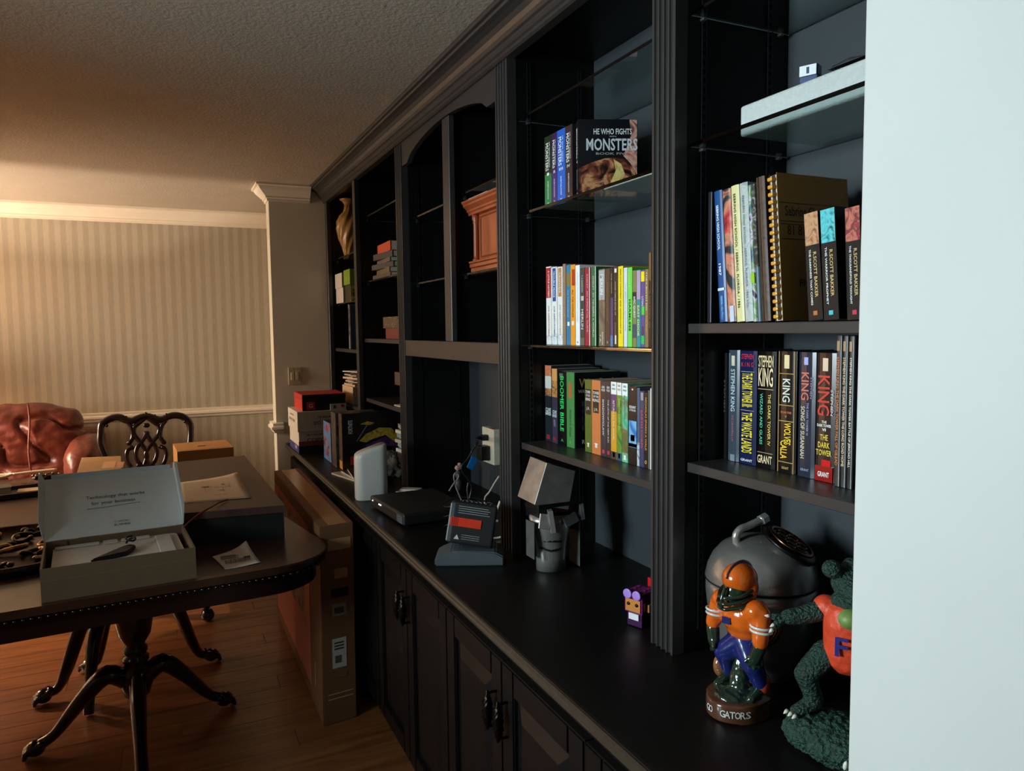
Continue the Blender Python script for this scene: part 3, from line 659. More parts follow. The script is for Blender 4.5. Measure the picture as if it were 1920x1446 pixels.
# --- right bay, lower shelf: hardbacks
zk = 1.266 + .0005; XK = 1.078
def c3x(v): return 1260 + v / 4.0158
def c3y(v): return 600 + v / 4.0158
RED = (196, 58, 44)
rowR2 = [
 (392, 424, 250, (14, 14, 15), [('STEPHEN', .6, .3, .35, (70, 66, 64), 'd')], [], 'slim black hardback in the shadow at the far end of its row'),
 (428, 512, 228, (58, 68, 78), [('STEPHEN KING', .64, .38, .36, (190, 200, 206), 'd'), ('THE DRAWING OF', .30, .24, .22, (150, 90, 110), 'd')], [(.86, .95, (206, 196, 170), -.14, .16), (.0, .06, (120, 130, 140), -.2, .2)], 'steel grey hardback with a keyhole emblem and pale lettering'),
 (516, 642, 234, (24, 30, 70), [('STEPHEN', .95, .045, .74, (206, 44, 70), 'h'), ('K I N G', .88, .04, .74, (206, 44, 70), 'h'), ('THE DARK TOWER III:', .655, .30, .64, (240, 214, 40), 'd'), ('THE WASTE LANDS', .28, .36, .64, (240, 214, 40), 'd'), ('GRANT', .035, .022, .7, W, 'h')], [(.815, .818, (200, 190, 150), -.4, .4), (.475, .478, (200, 190, 150), -.4, .4)], 'navy hardback with tall yellow lettering'),
 (648, 787, 238, (14, 13, 14), [('STEPHEN', .915, .10, .82, (232, 208, 160), 'h'), ('KING', .78, .16, .80, (236, 214, 170), 'h'), ('THE DARK TOWER IV', .42, .44, .16, (216, 190, 90), 'd', -.22), ('WIZARD AND GLASS', .42, .44, .15, (90, 190, 150), 'd', .22), ('GRANT', .075, .07, .8, (232, 208, 160), 'h')], [(.675, .68, (190, 170, 130), -.42, .42), (.13, .134, (190, 170, 130), -.42, .42)], 'black hardback with very large cream author lettering'),
 (806, 942, 238, (14, 14, 15), [('KING', .68, .19, .42, (206, 216, 206), 'd'), ('THE DARK TOWER', .50, .018, .62, (216, 110, 50), 'h'), ('V', .465, .02, .1, GOLD, 'h'), ('WOLVES', .325, .18, .38, (246, 200, 40), 'd', -.1), ('CALLA', .19, .15, .38, (246, 200, 40), 'd', .1), ('GRANT', .04, .02, .4, GOLD, 'h')], [(.86, .97, (226, 206, 160), -.14, .14), (.815, .82, GOLD, -.45, .45), (.555, .56, GOLD, -.45, .45), (.425, .43, GOLD, -.45, .45), (.085, .09, GOLD, -.45, .45), (.0, 1, (176, 140, 90), .42, .46), (.0, 1, (176, 140, 90), -.46, -.42)], 'black hardback with gold frames and yellow slanted lettering'),
 (957, 1086, 245, (38, 42, 58), [('KING', .73, .22, .45, (206, 110, 90), 'd', .05), ('STEPHEN', .72, .17, .12, (150, 130, 160), 'd', -.32), ('SONG OF SUSANNAH', .36, .42, .24, (206, 196, 170), 'd', .16), ('THE DARK TOWER VI', .47, .26, .12, (150, 150, 190), 'd', -.12), ('GRANT', .06, .02, .5, (150, 160, 190), 'h')], [(.90, .96, (170, 170, 226), -.1, .14)], 'dark blue grey hardback with rust coloured lettering'),
 (1092, 1238, 250, (48, 34, 32), [('KING', .67, .31, .62, RED, 'd', .05), ('STEPHEN', .62, .20, .12, (206, 196, 190), 'd', -.38), ('THE', .465, .02, .26, W, 'h'), ('DARK TOWER', .437, .022, .74, W, 'h'), ('VII', .405, .022, .2, W, 'h'), ('THE', .345, .045, .42, (226, 196, 70), 'h'), ('DARK', .285, .045, .62, (226, 196, 70), 'h'), ('TOWER', .225, .045, .82, (226, 196, 70), 'h'), ('GRANT', .055, .04, .6, W, 'h')], [(.0, .12, (140, 26, 24)), (.12, .17, (196, 20, 30), -.36, .12), (.86, .96, (226, 196, 170), -.14, .14)], 'brown black hardback with large red lettering and a red rose'),
]
for q in rowR2:
    b_ = pxbook(q[6], c3x(q[0]), c3x(q[1]), c3y(q[2]), XK, zk, .142, q[3], letters=q[4], bands=q[5], hard=True, rough=.22, group='hardbacks on the lower shelf of the near bay')
for i, (a, b_, tt) in enumerate(((1241, 1286, 120), (1289, 1332, 122), (1335, 1380, 124))):
    pxbook(['tall slim umber book next to the rose hardback', 'tall slim grey brown book, middle one of three alike', 'tall slim dark brown book nearest the white jamb'][i], c3x(a), c3x(b_), c3y(tt), XK - .012, zk, .15, [(70, 60, 56), (60, 56, 54), (48, 44, 42)][i],
           letters=[('STEPHEN KING THE DARK TOWER ' + ['FALL OF GILEAD', 'THE LONG ROAD HOME', 'BATTLE OF JERICHO HILL'][i], .50, .72, .5, [(206, 120, 70), (220, 190, 160), (226, 214, 200)][i], 'd')], bands=[(.90, .965, (176, 140, 110), -.2, .3), (0, 1, (190, 196, 200), -.49, -.40)], hard=True, rough=.2, group='three tall slim books on the lower shelf of the near bay')

# --- right bay, upper shelf: leaning year books
zy = 1.556 + .0005; XY = 1.0
def c4x(v): return 1330 + v / 4.8207
def c4y(v): return 320 + v / 4.8207
FLO = ART([(30, 30, 34), (200, 180, 210), (90, 140, 60), (50, 80, 110), (28, 26, 30)], 28)
rowR1 = [  # top x0,x1,y ; bottom x0,x1
 (20, 78, 205, 95, 168, (16, 70, 130), [('SEBRING HIGH SCHOOL', .72, .34, .30, W, 'd'), ('1987', .40, .09, .30, W, 'd')], [(.24, .26, (200, 210, 220), -.4, .4), (.02, .2, ART([(20, 76, 140), (120, 170, 210)], 120), -.15, .1)], 'royal blue school year book with white lettering', (.195, .14)),
 (80, 144, 195, 172, 246, ART([(20, 24, 34), (26, 26, 34), (200, 130, 100), (180, 40, 40), (24, 24, 30)], 18), [], [(.0, .12, (190, 200, 220), -.4, .1)], 'dark year book with orange and red picture spine', None),
 (147, 216, 165, 250, 324, (216, 206, 150), [('SEBRING HIGH SCHOOL / SEBRING, FLORIDA / 1986', .52, .84, .30, (40, 56, 40), 'd')], [], 'cream yellow year book with dark lettering', None),
 (219, 305, 140, 328, 402, ART([(160, 168, 166), (180, 186, 182), (140, 150, 150)], 60), [('SEBRING HIGH SCHOOL  SEBRING, FLORIDA  1985 VOL.', .5, .82, .26, (110, 124, 136), 'd')], [], 'pale grey year book with faded lettering', None),
 (309, 345, 155, 404, 440, FLO, [], [(.28, .36, (140, 190, 40))], 'slim year book with lilac, green and black patterned spine', None),
 (347, 366, 150, 442, 478, (70, 92, 104), [], [(.4, 1, ART([(24, 26, 26), (60, 64, 60), (150, 150, 140)], 80))], 'slim speckled black and blue grey year book', None),
 (368, 462, 85, 480, 558, ART([(58, 40, 32), (84, 62, 48), (40, 28, 24)], 40), [], [(0, 1, (120, 84, 52), -.12, -.08), (0, 1, (24, 18, 16), .05, .12), (0, 1, (96, 74, 58), .25, .30)], 'worn dark brown bundle of loose leaves standing on edge', None),
]
yl_ = []
for (tx0, tx1, ty_, bx0, bx1, col, lt, bd, lab, _) in rowR1:
    b0 = at(c4x(bx0), 600, X=XY).y; b1 = at(c4x(bx1), 600, X=XY).y
    T = at(c4x((tx0 + tx1) / 2), c4y(ty_), X=XY); B = (b0 + b1) / 2
    ln = math.radians(-4.6); h = math.hypot(T.y - B, T.z - zy)
    bk = book(lab, b0, b1, zy, h, XY, .17, col, letters=lt, bands=bd, lean=ln, hard=True, rough=.35, group='leaning year books on the upper shelf of the near bay')
    t = abs(b0 - b1); bk.location.z += t / 2 * abs(math.sin(ln)) + .0005
# comb bound book with a yellow-brown printed front cover
b0 = at(c4x(562), 600, X=XY).y; b1 = at(c4x(642), 600, X=XY).y; T = at(c4x(530), c4y(40), X=XY); B = (b0 + b1) / 2 - .002
ln = math.radians(-4.6); h = math.hypot(T.y - B, T.z - zy); t = abs(b0 - b1) - .002
cb = thing('comb_bound_book', 'mustard comb bound book with black printed front cover', 'book', (XY, B, zy + .0015), rot=(ln, 0, 0))
box('pages', .008, .178, -t * .42, t * .42, .001, h - .003, PAGES, cb)
box('front_cover', .006, .182, -t * .47, -t * .43, 0, h, P((156, 116, 50), .5), cb)
box('back_cover', .006, .182, t * .43, t * .47, 0, h, P((60, 46, 38), .5), cb)
n = 19
for k in range(n):
    z = h * (k + .6) / (n + .4)
    box('comb_ring', -.003, .007, -t * .30, t * .30, z - .0035, z + .0035, P((214, 150, 48), .35), cb, bev=.002)
box('comb_spine', .0072, .0078, -t * .2, t * .2, .002, h - .002, P((34, 26, 22)), cb)
fy = -t * .475
INK = P((30, 22, 18))
letter('Sebring Chal', (.066, fy - .0002, h * .735), pX, pZ, .088, .024, INK, cb)
letter('81 81 81', (.060, fy - .0002, h * .615), pX, pZ, .068, .018, INK, cb)
letter('Flyin', (.070, fy - .0002, h * .25), pX, pZ, .040, .017, INK, cb)
for zz in (.80, .675, .655, .555): patch('printed_line', (.094, fy, h * zz), pX, pZ, .168, .0012, INK, cb, .0002)
zB = [(838, 972, 395, 898, 1030, [(150, 90, 60), (196, 150, 110), (110, 64, 44)], 'THE DARKNESS THAT COMES', (176, 110, 60), 'black paperback with a brown battle picture and bronze emblem'),
      (978, 1132, 360, 1036, 1174, [(30, 110, 120), (90, 200, 206), (16, 44, 54)], 'THE WARRIOR PROPHET', (60, 190, 196), 'black paperback with a turquoise picture and turquoise emblem'),
      (1212, 1352, 340, 1246, 1386, [(150, 60, 56), (196, 110, 90), (90, 36, 44), (200, 40, 50)], 'THE THOUSANDFOLD THOUGHT', (196, 50, 70), 'black paperback with a crimson picture and red emblem')]
for (tx0, tx1, ty_, bx0, bx1, cols, ttl, ec, lab) in zB:
    XBk = .992
    b0 = at(c4x(bx0), 600, X=XBk).y; b1 = at(c4x(bx1), 600, X=XBk).y
    T = at(c4x((tx0 + tx1) / 2), c4y(ty_), X=XBk); B = (b0 + b1) / 2
    ln = math.atan2(-(T.y - B), T.z - zy) * .85; h = math.hypot(T.y - B, T.z - zy)
    bk = book(lab, b0, b1, zy, h, XBk, .14, (20, 20, 24), letters=[('R.SCOTT BAKKER', .42, .42, .22, (206, 180, 120), 'd', -.16), (ttl, .40, .52, .13, W, 'd', .18)],
         bands=[(.70, 1, ART([tuple(c) for c in cols], 40)), (.045, .085, ec, -.14, .14)], lean=ln, rough=.3, group='three black paperbacks in front of the comb bound book')
    bk.location.z += abs(b0 - b1) / 2 * abs(math.sin(ln)) + .0005
# dark binder against the bay side
tag(box('dark_binder', 1.03, 1.23, 1.234, 1.2465, zy, zy + .27, P((18, 20, 28)), bev=.002), 'thin dark navy binder upright against the bay side behind the year books', 'binder')

# ================================================================ things on the worktop and shelves
ZK = .8528        # worktop surface
STEEL = M('brushed_steel', (196, 194, 188), 0.25, 0.75, var=.12, scale=40, stretch=(1, 1, 14))
DSTEEL = M('dark_steel', (120, 118, 114), 0.35, 0.6, var=.15, scale=30)
GUN = M('gunmetal', (34, 33, 33), 0.4, 0.8, var=.15)

# --- folded steel head sculpture (generic plate-work head)
rh = thing('steel_head_sculpture', 'welded sheet steel robot head sculpture standing on the worktop', 'sculpture', (1.0, 1.88, ZK))
def rl(p): return (p[0] - 1.0, p[1] - 1.88, p[2] - ZK)
def quadsolid(name, front, dy, mat, back=None, dx=0.0):
    """polygon at front plane (list of world points), pushed back by dy"""
    bm = bmesh.new()
    a = [bm.verts.new(rl(p)) for p in front]
    b = [bm.verts.new(rl(p)) for p in (back or [Vector(p) + Vector((dx, dy, 0)) for p in front])]
    n = len(a)
    for i in range(n): bm.faces.new((a[i], a[(i + 1) % n], b[(i + 1) % n], b[i]))
    bm.faces.new(a[::-1]); bm.faces.new(b)
    bmesh.ops.bevel(bm, geom=bm.edges[:], offset=.0012, segments=1, affect='EDGES')
    return from_bm(name, bm, mat, rh)
YFc = 1.845
F = [at(1002, 947, Y=YFc), at(1066, 956, Y=YFc), at(1079, 883, Y=YFc), at(1025, 868, Y=YFc)]
Bk = [Vector((f.x + .004, 1.965, f.z)) for f in F]
Bk[2].x -= .006; Bk[3].x += .004
quadsolid('helmet', F, 0, M('warm_steel', (150, 144, 138), 0.36, 0.55, var=.2, scale=25), back=Bk)
# chin and jaw: half cylinder flaring upwards
chin = bmesh.new(); segs = 20; prof = []
for z, rx, ry in ((.0005, .045, .037), (.04, .0455, .0375), (.08, .049, .040), (.115, .058, .046), (.145, .065, .050), (.160, .066, .050)):
    prof.append([chin.verts.new((-.005 + rx * math.cos(2 * math.pi * i / segs), .004 + ry * math.sin(2 * math.pi * i / segs), z)) for i in range(segs)])
for k in range(len(prof) - 1):
    for i in range(segs): chin.faces.new((prof[k][i], prof[k][(i + 1) % segs], prof[k + 1][(i + 1) % segs], prof[k + 1][i]))
chin.faces.new(prof[0][::-1]); chin.faces.new(prof[-1])
from_bm('jaw', chin, STEEL, rh, True)
mth = [at(995, 1021, Y=1.84), at(1020, 1027, Y=1.838), at(1034, 1030, Y=1.842), at(1020, 1040, Y=1.838), at(998, 1033, Y=1.84)]
bm = bmesh.new()
for z0_, dz in ((.088, .006), (.068, .005)):
    ring = []
    for k in range(9):
        a = math.radians(206 + 10 * k); rx, ry = .0512, .0422
        ring.append((-.005 + rx * math.cos(a), .004 + ry * math.sin(a), z0_ - .0006 * (k - 4) - (.0016 if z0_ < .08 else -.0004) * (4 - abs(k - 4))))
    up = [bm.verts.new((p[0], p[1], p[2] + dz)) for p in ring]; dn = [bm.verts.new(p) for p in ring]
    up2 = [bm.verts.new((p[0] * .9, p[1] * .9, p[2] + dz)) for p in ring]; dn2 = [bm.verts.new((p[0] * .9, p[1] * .9, p[2])) for p in ring]
    for k in range(8):
        for A, B_ in ((up, dn), (dn, dn2), (dn2, up2), (up2, up)): bm.faces.new((A[k], A[k + 1], B_[k + 1], B_[k]))
    bm.faces.new((up[0], dn[0], dn2[0], up2[0])); bm.faces.new((up[8], dn[8], dn2[8], up2[8]))
from_bm('mouth_slit', bm, BLKPL, rh)
# brow visor, nose bar, red eye strip, cheek plates, side plates
def lb(name, x0, x1, y0, y1, z0, z1, mat, rot=None, bev=.001):
    c = Vector(((x0 + x1) / 2, (y0 + y1) / 2, (z0 + z1) / 2))
    return box(name, x0 - c.x, x1 - c.x, y0 - c.y, y1 - c.y, z0 - c.z, z1 - c.z, mat, rh, bev=bev, seg=1, loc=c, rot=rot)
lb('brow', -.066, .058, -.036, .05, .184, .198, GUN, (math.radians(-8), 0, 0))
lb('skull', -.058, .052, -.022, .06, .150, .192, GUN)
lb('eye_strip', -.004, .048, -.0250, -.0215, .170, .183, M('dark_red_eye', (96, 14, 12), 0.3))
lb('nose', -.036, -.022, -.060, -.030, .122, .186, STEEL, (0, math.radians(-8), math.radians(-20)))
lb('cheek_plate', .006, .058, -.050, -.044, .136, .166, DSTEEL, (math.radians(-22), math.radians(-12), math.radians(16)))
lb('cheek_plate', -.066, -.034, -.048, -.040, .134, .176, M('warm_steel', (0, 0, 0)), (math.radians(-10), math.radians(10), math.radians(-14)))
lb('side_plate', -.078, -.074, -.03, .02, .045, .150, DSTEEL)
lb('side_plate', .070, .0735, -.03, .03, .004, .135, DSTEEL)
lb('side_plate', .074, .088, -.03, .01, .140, .190, STEEL, (0, math.radians(-8), 0))
lb('bracket', -.0745, -.052, -.006, .006, .128, .140, GUN); lb('bracket', .05, .0745, -.004, .02, .110, .134, GUN); lb('bracket', .05, .078, -.004, .014, .142, .156, GUN)

# --- purple brick-built toy
bt = thing('brick_toy', 'small purple brick-built toy with round lilac goggles', 'toy', (.985, 1.425, ZK), math.radians(20)); bt.scale = (1.15, 1.15, 1.12)
PUR = M('purple_brick', (110, 20, 96), 0.25); 
box('body', -.016, .018, -.018, .018, .001, .030, M('dark_purple_brick', (58, 16, 66), 0.3), bt, bev=.001)
box('head', -.020, .026, -.022, .022, .0305, .074, PUR, bt, bev=.0015)
bm = bmesh.new()
for a in (-.012, .004, .018):
    for b_ in (-.012, .012): addlathe(bm, [(.0036, 0), (.0036, .0025)], (a, b_, .0742), 10)
from_bm('studs', bm, PUR, bt)
box('face_plate', -.0225, -.0203, -.018, .018, .034, .060, M('tan_brick', (196, 124, 60), 0.3), bt, bev=.0004)
box('bib', -.0195, -.0163, -.012, .012, .016, .029, P((226, 220, 226), .3), bt)
for s in (-1, 1):
    lathe('goggle', [(.010, 0), (.010, .003), (.0085, .0034)], M('lilac_brick', (170, 130, 214), 0.3), bt, (-.0232, s * .011, .071), (0, -math.pi / 2, 0), seg=20)
    lathe('eye', [(.0036, 0), (.0036, .0014)], BLKPL, bt, (-.0227, s * .010, .050), (0, -math.pi / 2, 0), seg=12)
    box('ear_block', -.006, .012, s * .0225 - (0 if s > 0 else .006), s * .0225 + (.006 if s > 0 else 0), .034, .050, M('tan_brick', (0, 0, 0)), bt, bev=.0006)
red = thing('red_box', 'small red box with white print beside the fluted post', 'box', (1.05, 1.425, ZK))
box('carton', -.02, .05, -.02, .03, 0, .098, P((190, 16, 34), .35), red, bev=.0008)
for k in range(3): patch('white_mark', (-.0206, .018 - .010 * k, .024), mY, pZ, .006, .030, P(W), red)

# --- bulbous brushed metal jar with a tilted grille
jr = thing('metal_jar', 'bulbous brushed metal jar with tilted round grille and bent pipe', 'jar', (1.075, 1.128, ZK)); jr.scale = (.9, .9, .87)
lathe('body', [(.075, .0008), (.08, .004), (.086, .03), (.104, .09), (.117, .15), (.121, .19), (.1205, .215)], M('brushed_jar_metal', (150, 147, 143), 0.26, 0.7, var=.06, scale=18, stretch=(1, 1, 20)), jr, seg=48)
lid = lathe('dome_lid', [(.1215, .2165), (.122, .220), (.117, .245), (.106, .270), (.088, .292), (.062, .308), (.03, .316), (.004, .318)], M('brushed_jar_metal', (0, 0, 0)), jr, seg=48)
gr = Vector((.036, -.044, .300)); gd = Vector((.34, -.40, .85)).normalized(); gq = gd.to_track_quat('Z', 'Y').to_euler()
DB = M('aged_copper', (120, 84, 62), 0.28, 1.0, var=.2)
lathe('grille_plate', [(.066, 0), (.066, .006), (.058, .010), (.05, .0105)], M('dark_ring', (44, 40, 38), 0.35, .9), jr, gr, gq, seg=36)
bm = bmesh.new(); addtube(bm, [(.05 * math.cos(a), .05 * math.sin(a), .012) for a in [2 * math.pi * k / 24 for k in range(25)]], .004, seg=8, n=2, upv=(0, 0, 1))
from_bm('grille_ring', bm, DB, jr, True, gr, gq)
for k in range(7):
    a = 2 * math.pi * k / 6; c = (.028 * math.cos(a), .028 * math.sin(a)) if k < 6 else (0, 0)
    bm = bmesh.new(); addtube(bm, [(c[0] + .011 * math.cos(q), c[1] + .011 * math.sin(q), .0125) for q in [2 * math.pi * i / 12 for i in range(13)]], .0024, seg=6, n=2, upv=(0, 0, 1))
    from_bm('grille_loop', bm, DB, jr, True, gr, gq)
md = Vector((-.085, -.075, .150)); mdq = Vector((-.72, -.66, .12)).normalized().to_track_quat('Z', 'Y').to_euler()
bm = bmesh.new(); addtube(bm, [(.046 * math.cos(a), .046 * math.sin(a), 0) for a in [2 * math.pi * k / 24 for k in range(25)]], .007, seg=8, n=2, upv=(0, 0, 1))
from_bm('medallion_ring', bm, DB, jr, True, md, mdq)
lathe('medallion', [(.043, -.006), (.043, .002), (.03, .004)], GUN, jr, md, mdq, seg=30)
tube('pipe', [(-.060, .012, .300), (-.062, .013, .322), (-.050, .012, .336), (-.03, .010, .341), (.004, .006, .352)], .0085, STEEL, jr, seg=12)
lathe('pipe_nut', [(.0125, 0), (.0125, .016)], STEEL, jr, (.003, .006, .3515), (0, math.radians(72), 0), seg=6, smooth=False)
bm = bmesh.new(); addtube(bm, [(.1225 * math.cos(a), .1225 * math.sin(a), .2158) for a in [2 * math.pi * k / 40 for k in range(41)]], .0012, seg=6, n=1, upv=(0, 0, 1))
from_bm('seam_ring', bm, GUN, jr, True)

# --- glazed ceramic football figurine (generic)
def gl(name, rgb): return M('glaze_' + name, rgb, 0.16, var=.18, scale=35, coat=.5)
OR, BL, GR_, BR = gl('orange', (206, 92, 22)), gl('blue', (28, 36, 96)), gl('green', (30, 46, 34)), gl('brown', (84, 52, 36))
WG = gl('white', (206, 210, 206))
fg = thing('ceramic_figurine', 'glazed ceramic figurine in orange helmet and jersey with blue trousers', 'figurine', (.922, 1.018, ZK), math.radians(8))
# local frame: faces -x; y across
bs = [( .066 * math.cos(a) , .052 * math.sin(a)) for a in [2 * math.pi * k / 36 for k in range(36)]]
prismZ('base', bs, .0006, .034, BR, fg, True, bev=.005)
blob('grass_mound', [('e', (0, 0, .034), (.052, .040, .012)), ('c', (-.004, 0, .03), (.006, 0, .095), .02, .013), ('e', (.02, -.02, .04), (.02, .016, .012))], GR_, fg, .003, 3, .0025, 120)
blob('trousers', [('c', (.012, 0, .128), (-.002, -.030, .098), .026, .020), ('c', (-.002, -.030, .098), (.020, -.034, .052), .019, .014), ('c', (.012, 0, .128), (-.006, .030, .100), .026, .020), ('c', (-.006, .030, .100), (.014, .034, .055), .019, .014), ('e', (.016, 0, .135), (.026, .036, .022))], BL, fg, .003, 3)
blob('shoe', [('c', (.020, -.034, .050), (-.012, -.036, .038), .011, .009)], GR_, fg, .0025, 2); blob('shoe', [('c', (.014, .034, .052), (-.016, .036, .038), .011, .009)], GR_, fg, .0025, 2)
for s in (-1, 1): blob('sock', [('c', (.019, s * .034, .064), (.019, s * .034, .052), .0155, .0155)], M('glaze_rust', (150, 60, 34), .2, coat=.4), fg, .0025, 2)
blob('jersey', [('e', (.006, 0, .176), (.034, .044, .036)), ('e', (.012, 0, .152), (.030, .036, .024)), ('e', (-.002, -.036, .196), (.022, .022, .020)), ('e', (-.002, .036, .196), (.022, .022, .020)), ('c', (0, -.046, .192), (-.012, -.054, .148), .018, .014), ('c', (0, .046, .192), (-.012, .052, .150), .018, .014)], OR, fg, .003, 4)
for s in (-1, 1):
    blob('hand', [('c', (-.012, s * .053, .140), (-.016, s * .046, .116), .0125, .011), ('c', (-.018, s * .046, .116), (-.024, s * .040, .104), .005, .0035), ('c', (-.016, s * .048, .114), (-.020, s * .048, .100), .005, .0035), ('c', (-.012, s * .05, .114), (-.012, s * .052, .102), .005, .0035), ('c', (-.020, s * .042, .120), (-.028, s * .036, .112), .005, .0035)], GR_, fg, .0022, 2)
    bm = bmesh.new()
    for dz in (0, .0075):
        addtube(bm, [(-.005 + .0180 * math.cos(a), s * .0505 + .0180 * math.sin(a), .166 + dz - .12 * .0180 * math.cos(a)) for a in [2 * math.pi * k / 20 for k in range(21)]], .0024, seg=6, n=1, upv=(0, 0, 1))
    from_bm('sleeve_stripe', bm, WG, fg, True)
blob('head', [('e', (-.010, 0, .226), (.026, .023, .024)), ('e', (-.022, 0, .216), (.016, .017, .014))], GR_, fg, .0025, 2)
for zz_, rx_ in ((.224, .044), (.214, .047), (.204, .044)): tube('face_guard', [(.002, -.026, zz_ + .008), (-.022, -.024, zz_), (-rx_, -.010, zz_ - .004), (-rx_ - .003, 0, zz_ - .005), (-rx_, .010, zz_ - .004), (-.022, .024, zz_), (.002, .026, zz_ + .008)], .0034, GR_, fg)
tube('face_guard', [(-.040, 0, .236), (-.0475, 0, .222), (-.050, 0, .209), (-.047, 0, .198)], .0034, GR_, fg)
blob('helmet', [('e', (-.002, 0, .246), (.034, .030, .028)), ('c', (.006, -.022, .238), (.004, -.022, .214), .010, .008), ('c', (.006, .022, .238), (.004, .022, .214), .010, .008), ('e', (.014, 0, .230), (.018, .026, .024))], OR, fg, .0025, 4)
bm = bmesh.new(); addtube(bm, [(-.002 + .0345 * math.cos(a), 0, .246 + .0285 * math.sin(a)) for a in [math.radians(d) for d in range(10, 176, 10)]], .0042, seg=8, flat=.35, n=1, upv=(0, 1, 0))
from_bm('helmet_stripe', bm, gl('slate', (70, 76, 96)), fg, True)
# football under the hand and lettering round the base
blob('football', [('e', (.006, .046, .066), (.020, .013, .024))], gl('tan', (130, 84, 52)), fg, .0025, 2)
txt = "GO 'GATORS"; arc0 = math.radians(214); n_ = len(txt)
for i, ch in enumerate(txt):
    if ch == ' ': continue
    s_ = i / (n_ - 1); a = math.radians(164 + 78 * s_)
    px_, py_ = .0672 * math.cos(a), .0532 * math.sin(a)
    nx = Vector((math.cos(a) / .066, math.sin(a) / .052, 0)).normalized(); tx_ = Vector((-nx.y, nx.x, 0))
    letter(ch, (px_, py_, .019 if ch != "'" else .025), tx_, pZ, .0095 if ch != "'" else .002, .0125 if ch != "'" else .005, P((206, 206, 200), .25), fg)
patch('jersey_emblem', (-.0285, .006, .172), Vector((.2, -1, 0)), Vector((0.1, 0, 1)), .016, .012, BL, fg, .003)

# --- green rubber-like statue in an orange top on a rough mound (generic)
gs = thing('green_statue', 'dark green scaly statue in an orange sleeveless top beside the jamb', 'statue', (.975, .845, ZK), 0); gs.scale = (.9, .9, .88)
SC = M('green_scales', (26, 54, 44), 0.5, var=.4, scale=160, bump=.9, bscale=190)
blob('mound', [('e', (-.005, -.01, .028), (.072, .088, .040)), ('e', (-.04, .03, .03), (.04, .05, .035)), ('e', (.03, -.05, .04), (.05, .05, .04))], M('mossy_mound', (28, 60, 48), 0.6, var=.5, scale=120, bump=1.0, bscale=150), gs, .004, 2, .006, 130, floor=.0006)
for k in range(4):
    lathe('tooth', [(.0005, 0), (.0035, .004), (.0042, .010), (.003, .016), (.0008, .019)], P((220, 220, 206), .3), gs, (-.066 + .013 * k, -.072 - .006 * k, .020), (math.radians(12), 0, 0), seg=10)
blob('body', [('c', (.025, .0, .19), (.02, -.005, .25), .040, .042), ('e', (.02, -.005, .275), (.035, .038, .032)), ('c', (.0, .03, .175), (-.035, .045, .135), .026, .021), ('c', (-.035, .045, .135), (-.018, .038, .085), .020, .016), ('c', (-.018, .038, .08), (-.055, .046, .066), .016, .013), ('c', (.035, -.03, .18), (.04, -.04, .09), .026, .018),
              ('c', (.0, .03, .262), (-.042, .050, .248), .021, .017), ('c', (-.042, .050, .248), (-.064, .060, .246), .017, .015)], SC, gs, .0035, 3, .0012, 260)
blob('head', [('e', (.018, .0, .318), (.030, .030, .030)), ('c', (.01, -.004, .318), (.0, -.05, .30), .022, .014), ('e', (-.012, .010, .345), (.018, .018, .017)), ('e', (.028, .004, .346), (.016, .016, .016))], SC, gs, .003, 3, .0012, 260)
for k, (dx, dy, dz) in enumerate(((-.022, .004, -.010), (-.020, .010, -.022), (-.012, .016, -.026), (-.026, .012, .004))):
    blob('finger', [('c', (-.070, .063, .244), (-.070 + dx * .7, .063 + dy * .7, .244 + dz * .7), .0085, .007)], SC, gs, .0025, 1)
    lathe('claw', [(.0038, 0), (.003, .004), (.0006, .009)], P((214, 212, 196), .3), gs, (-.070 + dx, .063 + dy, .244 + dz), Vector((dx, dy, dz)).to_track_quat('Z', 'Y').to_euler(), seg=8)
for k in range(3):
    lathe('claw', [(.0042, 0), (.0035, .005), (.0006, .011)], P((214, 212, 196), .3), gs, (-.066, .036 + .010 * k, .066), (0, math.radians(-110), 0), seg=8)
blob('orange_top', [('c', (.024, .0, .185), (.018, -.005, .25), .0445, .046), ('e', (-.002, .030, .266), (.024, .024, .022)), ('e', (.045, -.028, .264), (.022, .022, .022))], M('orange_top', (208, 66, 34), 0.5, var=.12, scale=60, bump=.2, bscale=90), gs, .003, 4)
blob('bib', [('e', (-.002, -.026, .262), (.026, .022, .020)), ('e', (.004, -.036, .246), (.018, .014, .018))], M('pale_green_bib', (112, 136, 70), 0.5, var=.15, scale=80), gs, .003, 3)
letter('F', (-.0245, -.0245, .212), Vector((.43, -.90, 0)), pZ, .022, .036, P((24, 30, 110), .4), gs, name='emblem', bold=.02)

# --- foam slab with plastic wrap and blue cap on the glass shelf
zf = 1.921 + .0006
fm = tag(box('foam_slab', 1.03, 1.225, .62, 1.155, zf, zf + .052, M('white_foam', (186, 192, 190), 0.7, var=.05, scale=120, bump=.35, bscale=260), bev=.006, seg=3), 'thick white packing foam slab on the high glass shelf', 'packing foam')
wrap = bmesh.new(); nx, ny = 26, 44; gv = []
for i in range(nx + 1):
    rowv = []
    for j in range(ny + 1):
        x = 1.036 + .15 * i / nx; y_ = .64 + .31 * j / ny
        e_ = min(i, nx - i, j, ny - j) / 5.0
        h_ = .006 + .050 * min(1, e_) * (.5 + noise.noise(Vector((x * 22, y_ * 14, 1))) + .5 * noise.noise(Vector((x * 60, y_ * 40, 4))))
        rowv.append(wrap.verts.new((x, y_, zf + .0525 + max(.0008, h_))))
    gv.append(rowv)
for i in range(nx):
    for j in range(ny): wrap.faces.new((gv[i][j], gv[i + 1][j], gv[i + 1][j + 1], gv[i][j + 1]))
wf = M('dark_clear_plastic', (60, 62, 66), 0.15, var=.2)
